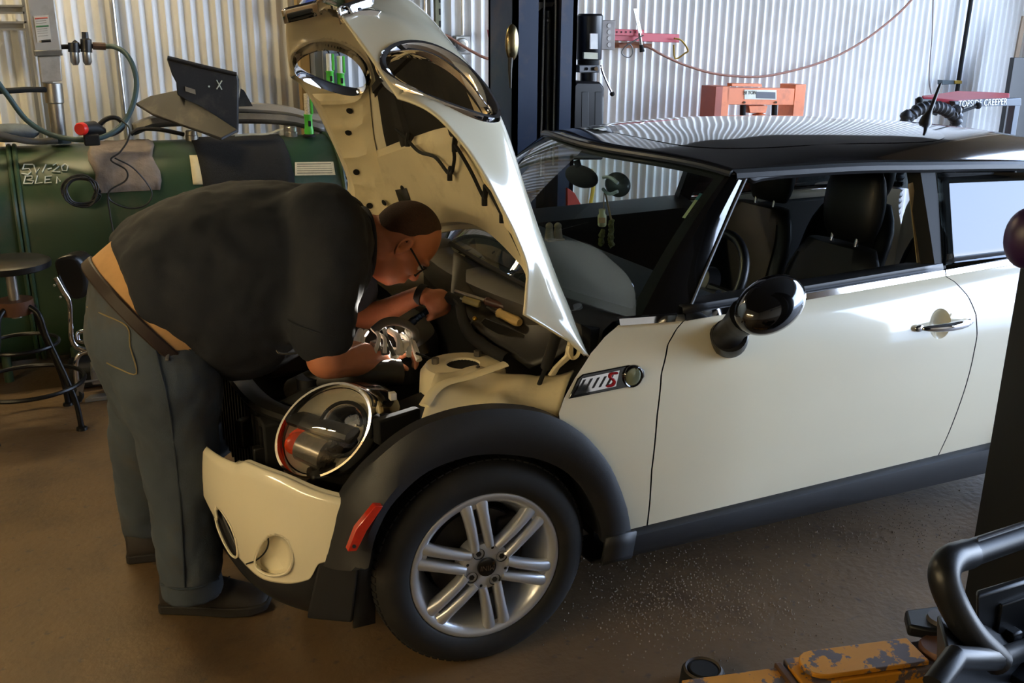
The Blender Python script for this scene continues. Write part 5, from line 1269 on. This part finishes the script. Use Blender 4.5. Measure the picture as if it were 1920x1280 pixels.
# ------------------------------------------------------------------ press, creeper, pole on the right
orng = M('orange_press_paint', 'E0763C', .42, .05, .08, 6, dirt=('7A3A1C', .4, 7))
pr = thing('shop_press', 'orange hydraulic shop press with rating plate against the white wall', 'press', at(1424, 230, 3.3))
PYp = 3.25
zt_ = at(1345, 162, PYp).z
def vpost(u0, u1, d, name='upright'):
    a, b = at(u0, 200, PYp), at(u1, 200, PYp); return box(((a.x+b.x)/2, PYp+d/2, zt_/2), (b.x-a.x, d, zt_))
O('upright', vpost(1352, 1366, .16), orng, pr, bevel=.003); O('upright_side', vpost(1340, 1353, .16), M('dark_orange', '9A3C1A', .5, 0, .15, 8), pr, bevel=.002)  # left strip of this upright is a darker orange
O('upright', vpost(1488, 1508, .16), orng, pr, bevel=.003)
O('cross_beam', prism([at(u, v, PYp) for u, v in ((1364, 164), (1490, 166), (1488, 197), (1362, 196))], (0, .08, 0)), orng, pr, bevel=.003)
O('top_rail', prism([at(u, v, PYp-.02) for u, v in ((1372, 156), (1428, 157), (1430, 163), (1372, 162))], (0, .05, 0)), orng, pr, bevel=.003)
pl_ = O('rating_plate', prism([at(u, v, PYp-.004) for u, v in ((1396, 168), (1456, 169), (1456, 187), (1396, 186))], (0, .004, 0)), M('plate_ivory', 'DCD8C4', .5), pr)
text('press_lettering', '20 TON', inkm, pl_, at(1406, 174, PYp-.006), (1, 0, 0), (0, 0, 1), .032, .0008)
O('plate_picture', prism([at(u, v, PYp-.006) for u, v in ((1418, 172), (1454, 173), (1454, 185), (1418, 184))], (0, .003, 0)), M('plate_dark', '4A4A50', .5), pl_)
for u in (1396, 1455): O('plate_bolt', cyl(at(u, 192, PYp), at(u, 192, PYp-.012), .008, 8), steel, pr)
for u in (1393, 1452): O('return_spring', cyl(at(u, 197, PYp+.04), at(u-1, 235, PYp+.04), .020, 12), mattb, pr)
O('ram_collar', prism([at(u, v, PYp+.01) for u, v in ((1404, 198), (1440, 198), (1436, 212), (1406, 212))], (0, .08, 0)), orng, pr, bevel=.004)
O('ram', tube([at(1424, 202, PYp+.04), at(1424, 212, PYp+.04), at(1423, 214, PYp+.04), at(1422, 236, PYp+.04)], [.018, .018, .045, .045], 18), orng, pr)
O('bed_beam', prism([at(u, v, PYp+.02) for u, v in ((1360, 330), (1490, 330), (1488, 360), (1358, 360))], (0, .1, 0)), orng, pr, bevel=.003)
# creeper
CY = 2.5
cre = thing('topside_creeper', 'topside creeper with red padded deck and lettered dark frame', 'creeper', at(1810, 225, CY))
redpad = M('red_vinyl', 'A22834', .35, 0, .08, 6)
O('pad', prism([at(1729, 178, CY), at(1794, 170, CY+.25), at(1893, 174, CY+.2), at(1893, 183, CY), at(1795, 188, CY-.12), at(1730, 186, CY-.02)], (0, 0, -.025)), redpad, cre, bevel=.012)
fr = M('frame_slate', '3E454E', .4, .3, .06, 6)
O('frame_bar', prism([at(u, v, CY-.14) for u, v in ((1790, 190), (1915, 184), (1915, 198), (1792, 200))], (0, .07, 0)), fr, cre, bevel=.003)
O('frame_end', prism([at(u, v, CY-.05) for u, v in ((1727, 185), (1792, 189), (1792, 212), (1726, 206))], (0, .05, 0)), M('frame_dark', '22262B', .5), cre, bevel=.004)
text('creeper_lettering', 'TOPSIDE CREEPER', M('letter_white', 'E4E6E8', .5), cre, at(1843, 193, CY-.143), (1, 0, .012), (0, 0, 1), .058, .0008, sx=.95)
def leg_to_floor(u, v, Y, w, mat, root):
    a = at(u, v, Y); return O('leg', box((a.x, Y+w/2, a.z/2), (w, w, a.z)), mat, root, bevel=.003)
leg_to_floor(1910, 186, CY-.08, .05, fr, cre); leg_to_floor(1812, 200, CY, .05, M('leg_dark', '20262E', .4), cre)
for k in range(3): O('frame_bolt', cyl(at(1905+(k % 2)*6, 189+5*(k//2), CY-.1), at(1905+(k % 2)*6, 189+5*(k//2), CY-.115), .008, 8), steel, cre)
for a, b, nm in (((1735, 200), (1724, 188), 'a'), ((1790, 214), (1834, 198), 'b'), ((1756, 214), (1741, 208), 'c')):
    O('adjust_lever', cyl(at(*a, CY-.15), at(*b, CY-.15), .010, 8), mattb, cre); O('lever_knob', ball(at(*b, CY-.15), .022, 14, 10), mattb, cre)
dp = [at(u, v, CY-.3) for u, v in ((1692, 300), (1694, 250), (1706, 220), (1722, 206), (1745, 200), (1768, 204), (1784, 216), (1792, 240), (1796, 300))]
dp = [V((dp[0].x, dp[0].y, .03))]+dp[1:-1]+[V((dp[-1].x, dp[-1].y, .03))]
dd_ = resample(spline(dp, 6), 400)
tag(O('ribbed_duct', tube(dd_, [.034+.005*cos(2*pi*i/5) for i in range(400)], 14), M('ribbed_black', '26262A', .5)), 'black ribbed exhaust duct arching beside the creeper', 'duct')
tag(O('black_pole', cyl(at(1824, -20, 3.70), at(1824, -20, 3.70)+(at(1794, 172, 3.70)-at(1824, -20, 3.70))*(at(1824, -20, 3.70).z/(at(1824, -20, 3.70).z-at(1794, 172, 3.70).z)), .017, 12), mattb), 'black pole leaning against the white wall above the creeper', 'pole')
wb_ = thing('pole_clamp', 'small brass and steel clamp holding the black pole', 'clamp', at(1785, 156, 3.66))
O('clamp_plate', prism([at(u, v, 3.66) for u, v in ((1767, 150), (1794, 151), (1794, 158), (1767, 159))], (0, .05, 0)), M('clamp_dark', '3F474A', .5, .5), wb_, bevel=.002)
O('clamp_brass', prism([at(u, v, 3.65) for u, v in ((1791, 151), (1804, 151), (1804, 157), (1791, 157))], (0, .05, 0)), goldw, wb_, bevel=.002)
tag(O('hanging_wire', tube(spline([at(u, v, 3.74) for u, v in ((1750, -20), (1748, 60), (1744, 110), (1742, 150), (1746, 176))], 5), .004, 6), M('wire_brown', '5A4A44', .6)), 'thin dark wire hanging on the white wall above the creeper', 'wire')
tag(O('timber_board', prism([at(1918, 30, 3.5), at(1925, 30, 3.5)]+[V((at(u, 320, 3.5).x-.12, 3.5, 0)) for u in (1886, 1876)], (.02, .03, 0)), M('timber_brown', '7A644C', .7, 0, .2, 6)), 'brown timber leaning in the wall corner', 'board')
tag(O('steel_sheet', prism([at(1902, 108, 3.3), at(1960, 108, 3.3)]+[V((at(u, 108, 3.3).x, 3.3, 0)) for u in (1960, 1902)], (0, .04, 0)), M('black_sheet', '15130F', .5), bevel=.004), 'black steel sheet standing in front of the corner timber', 'sheet')
# wall clock above the bonnet nose
ck = thing('wall_clock', 'clear-edged octagonal wall clock with blue face', 'clock', at(600, 38, 3.6))
O('clock_rim', prism([at(u, v, 3.62) for u, v in ((562, 8), (572, -8), (640, -12), (652, 4), (650, 20), (636, 30), (590, 40), (583, 38))], (0, .03, 0)), M('clock_acrylic', 'B9C4DC', .15, .2), ck, bevel=.006)
O('clock_face', prism([at(u, v, 3.615) for u, v in ((569, 9), (578, -4), (637, -8), (645, 5), (643, 17), (632, 25), (592, 33), (587, 32))], (0, .004, 0)), M('clock_blue', '5D6FB4', .3, 0, .4, 12), ck)
O('clock_dial', disc(at(592, 17, 3.612), (0, -1, 0), .036, 24), M('dial_purple', '39408A', .3), ck, smooth=False)
# things on the far side of the car
tc_ = thing('tool_chest', 'red tool chest standing beyond the engine bay', 'tool chest', at(870, 560, 2.75))
tcx = at(868, 430, 2.75)
O('chest_body', box((tcx.x, 2.95, tcx.z/2), (.46, .40, tcx.z)), M('red_enamel', 'A81E28', .3, .1, .05, 5), tc_, bevel=.008)
for k in range(4): dw = O('drawer', box((tcx.x, 2.745, tcx.z-.1-.19*k), (.42, .012, .16)), M('red_enamel', 'A81E28', .3), tc_, bevel=.004)
tag(O('yellow_hose', tube(spline([at(u, v, 3.77) for u, v in ((1108, 318), (1112, 350), (1106, 400), (1112, 470))], 5), .014, 8), M('yellow_hose_pvc', 'C9A93C', .45)), 'yellow hose hanging on the wall, seen through the windscreen', 'hose')
fl_ = at(1078, 395, 2.15)
tag(O('red_cone_lid', prism([at(u, v, 2.2) for u, v in ((1064, 352), (1078, 362), (1090, 384), (1088, 392), (1064, 400))], (.0, .02, 0)), M('red_flag', 'C23A28', .6), bevel=.002), 'red fan-shaped panel seen through the windscreen', 'panel')

# ------------------------------------------------------------------ stools
blkst = M('black_stool_steel', '1C1C1D', .38, .5, .1, 10)
stl = thing('bar_stool', 'black round-seat bar stool with foot rings', 'stool', V((at(16, 492, 2.42).x, 2.42, 0)))
sc = at(16, 493, 2.42)
O('seat', lathe([(0, .012), (.15, .012), (.165, .004), (.165, -.02), (.15, -.026), (0, -.026)], sc, (0, 0, 1), 36), blkst, stl)
O('spindle', cyl(sc+V((0, 0, -.02)), sc+V((0, 0, -.24)), .022, 14), steel, stl)
O('spindle_block', cyl(sc+V((0, 0, -.16)), sc+V((0, 0, -.22)), .075, 18), M('rust_brown', '5A3A28', .6, .3), stl)
fz = sc.z
for k in range(4):
    a = radians(-38+90*k); d = V((cos(a), sin(a), 0))
    O('leg', tube(spline([sc+d*.05+V((0, 0, -.18)), sc+d*.11+V((0, 0, -.22)), sc+d*.135+V((0, 0, -.32)), sc+d*.20+V((0, 0, -.5)), V((sc.x, sc.y, 0))+d*.235+V((0, 0, .12)), V((sc.x, sc.y, .0))+d*.245], 5), .0125, 10), blkst, stl)
    O('glide', lathe([(0, 0), (.024, 0), (.022, .012), (.008, .018)], V((sc.x, sc.y, 0))+d*.245, (0, 0, 1), 16), blkst, stl)
O('foot_ring', tube([V((sc.x, sc.y, fz-.36))+V((.15*cos(a), .15*sin(a), 0)) for a in [2*pi*i/36 for i in range(36)]], .009, 8, closed=True), blkst, stl)
O('foot_ring', tube([V((sc.x, sc.y, .20))+V((.235*cos(a), .235*sin(a), 0)) for a in [2*pi*i/44 for i in range(44)]], .010, 8, closed=True), blkst, stl)
mst = thing('mechanics_stool', 'chrome rolling mechanic stool with black backrest and tool trays', 'stool', at(185, 780, 2.45)*1)
CYs = 2.62
bk = [at(u, v, CYs) for u, v in ((100, 492), (118, 480), (142, 482), (160, 508), (162, 548), (146, 562), (126, 556), (108, 522))]
O('backrest', prism(spline(bk, 4, True), (.06, .10, 0)), M('black_vinyl', '16130F', .35, 0, .1, 8), mst, bevel=.018, segs=3)
O('frame_tube', tube(spline([at(u, v, CYs) for u, v in ((104, 520), (118, 545), (130, 566), (132, 600), (134, 632), (144, 650), (166, 655), (215, 648))], 5), .0125, 10), chrome, mst)
O('seat_hoop', tube(spline([at(u, v, CYs+.05) for u, v in ((215, 622), (172, 620), (150, 622), (145, 630), (155, 640), (215, 636))], 5), .011, 10), chrome, mst)
O('leg', tube(spline([at(u, v, CYs) for u, v in ((212, 652), (165, 658), (146, 668), (142, 690), (147, 735), (151, 765))], 5), .0125, 10), chrome, mst)
for v in (505+26, 553): O('rivet', ball(at(102 if v < 540 else 113, v+4, CYs-.012), .006, 10, 6), steel, mst)
cs = at(146, 782, CYs); 
O('caster_wheel', lathe([(0, -.014), (.034, -.014), (.04, -.009), (.04, .009), (.034, .014), (0, .014)], V((cs.x, cs.y, .040)), (.3, 1, 0), 24), mattb, mst)
O('caster_fork', prism([V((cs.x, cs.y-.02, .045)), V((cs.x+.02, cs.y-.02, .09)), V((cs.x+.05, cs.y-.02, .10)), V((cs.x+.03, cs.y-.02, .04))], (0, .006, 0)), steel, mst)
trm = M('tray_grey', '6A6864', .5, 0, .1, 10)
pa = at(160, 746, CYs); 
O('lower_tray', prism([at(158, 748, CYs-.02), at(228, 738, CYs-.02), at(228, 728, CYs+.18), at(176, 734, CYs+.18)], (0, 0, -.02)), trm, mst, bevel=.004)
for u, v in ((184, 748), (216, 744)): O('cup_hole', lathe([(0, .001), (.032, .001)], at(u, v-2, CYs+.05)+V((0, 0, .004)), (0, 0, 1), 20), mattb, mst)
O('tool_box_tray', prism([at(172, 694, CYs), at(225, 686, CYs), at(226, 718, CYs), at(173, 722, CYs)], (0, .14, 0)), trm, mst, bevel=.006)
O('tray_rail', tube([at(156, 716, CYs-.02), at(226, 706, CYs-.02)], .006, 6), trm, mst)
tag(O('low_dolly', box(V((at(205, 770, 2.6).x, 2.90, .06)), (.3, .24, .1)), mattb, bevel=.02), 'low black dolly on the floor behind the rolling stool', 'dolly')

# ------------------------------------------------------------------ near lift post, arm, cart
npost = thing('near_lift_post', 'near-black lift post at the edge of the bay, beside the utility cart', 'lift post', (1.34, -.78, 0))
nb = M('lift_dark_paint', '14171B', .4, .1, .1, 4)
O('left_flange', box((1.163, -.775, 1.9), (.024, .35, 3.8)), nb, npost, smooth=False)
O('right_flange', box((1.50, -.775, 1.9), (.024, .35, 3.8)), nb, npost, smooth=False)
O('back_plate', box((1.33, -.94, 1.9), (.34, .024, 3.8)), nb, npost, smooth=False)
O('base_plate', box((1.33, -.78, .01), (.46, .50, .02)), nb, npost, smooth=False)
pb = at(1926, 446, -.90)
O('release_knob', ball(pb, (.042, .042, .060), 24, 16), M('purple_knob', '2E1440', .4), npost)
O('release_stem', cyl(pb, V((1.2, -.93, pb.z)), .010, 10), nb, npost)
yel = M('chipped_yellow_paint', 'CC8A22', .5, .1, .1, 6, dirt=('55525A', .95, 13), sharp=(.53, .56))
A0, A1 = V((1.10, -.66, .10)), V((.62, -.545, .10)); ad = (A1-A0).normalized(); an = V((-ad.y, ad.x, 0)); RA_ = Matrix((ad, an, V((0, 0, 1)))).transposed()
arm = O('swing_arm', box(A0.lerp(A1, .5)+V((0, 0, -.01)), ((A1-A0).length, .115, .09), RA_), yel, npost, bevel=.004); arm['label'] = 'chipped yellow lift arm'
O('arm_plate', prism([A0.lerp(A1, .28)+an*.052+V((0, 0, .04)), A0.lerp(A1, .28)-an*.052+V((0, 0, .04))]+[A0.lerp(A1, .86)+V((0, 0, .04))+ad*(.05*sin(t))-an*(.052*cos(t)) for t in [pi*i/8 for i in range(9)]], (0, 0, .014)), yel, arm, bevel=.003)
O('arm_extension', box(A1+ad*.12+V((0, 0, -.012)), (.34, .085, .07), RA_), yel, arm, bevel=.004)
O('extension_stop', box(A1+ad*.02+V((0, 0, .018)), (.02, .10, .03), RA_), M('stop_brown', '5A3C20', .6), arm, bevel=.004)
O('pivot_disc', lathe([(0, .02), (.05, .02), (.055, .012), (.055, 0)], A0.lerp(A1, .14)+V((0, 0, .035)), (0, 0, 1), 28), M('rusty_steel', '6B4A3A', .55, .4, .25, 12), arm)
O('pivot_bracket', prism([A0+V((.10, -.02, .04)), A0+V((-.06, .06, .04)), A0+V((-.10, .10, .04)), A0+V((-.05, .16, .04)), A0+V((.12, .12, .04))], (0, 0, .035)), nb, arm, bevel=.008)
O('bracket_cap', lathe([(0, .012), (.035, .012), (.038, 0)], A0+V((.0, .08, .075)), (0, 0, 1), 20), M('cap_grey', '55504E', .5, .4), arm)
pad = thing('lift_pad', 'round black rubber lift pad on the floor at the end of the arm', 'lift pad', atz(1316, 1280, 0))
O('pad_disc', lathe([(0, .055), (.035, .055), (.04, .05), (.052, .05), (.058, .045), (.062, .0)], atz(1316, 1284, 0), (0, 0, 1), 32), mattb, pad)
O('pad_ring', lathe([(.044, .052), (.048, .058), (.053, .052)], atz(1316, 1284, 0), (0, 0, 1), 32), M('pad_brown', '3A322C', .7), pad)
cart = thing('utility_cart', 'black plastic utility cart with ribbed grip handle', 'cart', (.9, -1.15, 0))
cp_ = M('cart_black_plastic', '17181A', .38, 0, .06, 30, bump=.04, bscale=400)
hpts = [(1872, 1240, -1.10), (1822, 1190, -1.08), (1786, 1130, -1.05), (1770, 1080, -1.03), (1782, 1050, -1.01), (1815, 1038, -.99)]
O('handle', tube(spline([at(*p) for p in hpts], 6), [.029, .032, .034, .034, .032, .030], 16), cp_, cart)
g0, g1 = at(1815, 1038, -.99), at(1935, 997, -.985)
O('grip', tube([g0, g0.lerp(g1, .1), g1], [.030, .027, .026], 16), cp_, cart)
for k in range(5):
    a = -.6+.3*k; off = V((-.3*sin(a), -.2*sin(a), cos(a))).normalized()*.0265
    O('grip_rib', tube([g0.lerp(g1, .12)+off, g1+off], .0028, 6), M('rib_grey', '3E4046', .5), cart)
tz = at(1850, 1235, -1.12).z
t0 = at(1848, 1195, -1.12); 
O('tray_wall', prism([at(1832, 1118, -.99), at(1940, 1085, -.985), at(1940, 1330, -.985), at(1832, 1330, -.99)], (.02, .02, 0)), cp_, cart, bevel=.006)
O('tray_rim', tube([at(1752, 1285, -1.17), at(1790, 1232, -1.15), at(1872, 1236, -1.10), at(1940, 1210, -1.0)], .022, 12), cp_, cart)
O('tray_body', prism([at(1782, 1238, -1.14), at(1940, 1220, -1.0), at(1940, 1420, -1.0), at(1780, 1420, -1.14)], (.10, .12, 0)), cp_, cart, bevel=.01)
cb_ = at(1900, 1300, -1.05)
O('lower_shelf', box((cb_.x+.17, -1.12, .18), (.34, .28, .05)), cp_, cart, bevel=.01)
for dx in (.03, .31):
    for yy in (-1.24, -1.0):
        O('corner_post', box((cb_.x+dx, yy, .30), (.035, .035, .40)), cp_, cart, bevel=.006)
        O('cart_wheel', lathe([(0, -.015), (.045, -.015), (.05, 0), (.045, .015), (0, .015)], V((cb_.x+dx, yy, .05)), (0, 1, 0), 20), mattb, cart)

# ------------------------------------------------------------------ tools in the engine bay, things in the cabin
bpy.context.view_layer.update()
def onsc(a, off):
    p = hit(scp, a[0], a[1]); return (p+V((0, -off*.5, off))) if p else at(*a)
def tool(name, a, b, t, r1, r2, hm, label, cat='screwdriver'):
    A, B = onsc(a, r1+.002), onsc(b, r2+.002); d = (B-A); th = thing(name, label, cat, B)
    O('shaft', tube([A, A+d*t], [r1*.8, r1], 10), steel, th)
    O('handle', tube([A+d*t, A+d*(t+.04), A+d*(t+.1), A+d*.92, B], [r2*.6, r2, r2*.85, r2, r2*.7], 12), hm, th)
    return th
tool('screwdriver', (852, 549, .66), (954, 586, .58), .55, .006, .014, M('brown_handle', '4A2E28', .4), 'long screwdriver with brown handle lying on the scuttle')
tool('screwdriver', (912, 578, .60), (972, 614, .50), .35, .0035, .016, M('amber_handle', 'B59A62', .35), 'screwdriver with amber handle lying beside the black lid')
tool('screwdriver', (862, 562, .66), (898, 578, .62), .15, .004, .013, M('olive_handle', '8E8258', .4), 'short olive-handled screwdriver under the long one')
sk = thing('socket_bit', 'small brass socket lying on the scuttle edge', 'socket', at(905, 634, .46))
O('socket_body', tube([onsc((888, 628, .47), .010), onsc((900, 634, .46), .010), onsc((922, 646, .43), .007)], [.010, .009, .005], 10), M('brass_socket', 'A88E5C', .3, .8), sk)
pc = thing('pick_tool', 'small steel pick with ring end beside the black lid', 'pick', at(880, 610, .50))
O('pick_shaft', tube([onsc((874, 614, .52), .005), onsc((887, 603, .52), .006)], .003, 6), steel, pc); O('pick_ring', ball(onsc((889, 602, .52), .009), .008, 10, 8), goldw, pc)
jar = thing('air_freshener', 'small glass jar air freshener hanging from the rear-view mirror', 'air freshener', at(1129, 424, .72))
O('jar_body', tube([at(1129, 424, .72), at(1129, 421, .72), at(1129, 404, .72), at(1129, 400, .72), at(1129, 392, .72)], [.012, .0155, .0155, .011, .012], 16), M('jar_cream', 'D8CC9C', .25), jar)
O('jar_label', prism([at(u, v, .70) for u, v in ((1123, 408), (1135, 408), (1135, 418), (1123, 418))], (0, .002, 0)), M('jar_print', 'B98A4E', .6), jar)
O('cord', tube([at(1132, 392, .72), at(1133, 355, .74)], .0018, 6), M('cord_tan', 'A98C66', .8), jar)
tas = thing('beaded_cord', 'knotted olive cord hanging behind the jar freshener', 'cord', at(1148, 462, .74))
rop = M('olive_rope', '6F6A3C', .9, 0, .3, 60)
O('cord_line', tube([at(1134, 358, .74), at(1146, 412, .74)], .0035, 6), M('cord_tan', 'A98C66', .8), tas)
O('knots', tube([at(1146, 412+2*k, .74)+V((.006*sin(k*1.7), .004*cos(k), 0)) for k in range(26)], [.006+.004*abs(sin(k*.8)) for k in range(26)], 8), rop, tas)
O('tassel', tube([at(1128, 432+2*k, .76)+V((.007*sin(k*1.3), .004*cos(k*1.1), 0)) for k in range(14)], [.006+.004*abs(sin(k*.9)) for k in range(14)], 8), rop, tas)
fg = thing('dashboard_figurine', 'small tan figurine pair on a card standing on the dashboard', 'figurine', at(1040, 448, .95))
for u in (1030, 1046): O('figure', merge(ball(at(u, 424, .95), .014, 12, 8), tube([at(u, 428, .95), at(u, 446, .95)], [.013, .018], 12)), M('figure_tan', 'A88F72', .6), fg)
O('figure_base', box(at(1040, 449, .95), (.07, .03, .008)), M('figure_tan', 'A88F72', .6), fg, bevel=.002)
# grit and swarf scattered on the floor by the sill
gv = []
for k in range(2600):
    if k % 3: u, v = random.gauss(1290, 120), random.gauss(1120, 55)
    else: u, v = random.gauss(1600, 130), random.gauss(985, 28)
    if u > 1800 or v < 880: continue
    p = atz(u, v, 0); s = random.uniform(.0012, .0035)
    gv.append(([p+V((s, 0, 0)), p+V((-s*.6, s, 0)), p+V((-s*.6, -s, 0)), p+V((0, 0, s*1.2))], [(0, 1, 3), (1, 2, 3), (2, 0, 3)]))
gr = O('floor_grit', merge(*gv), M('grit_tan', '6E6152', .9, 0, .5, 200), smooth=False); gr['kind'] = 'stuff'; tag(gr, 'fine grit and swarf scattered on the concrete by the sill', 'grit')
# upper tray of the utility cart: floor and far walls behind the handle
O('upper_tray_floor', box((cb_.x+.17, -1.12, tz-.16), (.36, .28, .02)), cp_, cart, bevel=.004)
for nm_, c_, s_ in (('tray_side', (cb_.x+.17, -1.255, tz-.09), (.36, .016, .16)), ('tray_side', (cb_.x+.17, -.988, tz-.09), (.36, .016, .16)), ('tray_end', (cb_.x+.345, -1.12, tz-.09), (.016, .28, .16))):
    O(nm_, box(c_, s_), cp_, cart, bevel=.004)
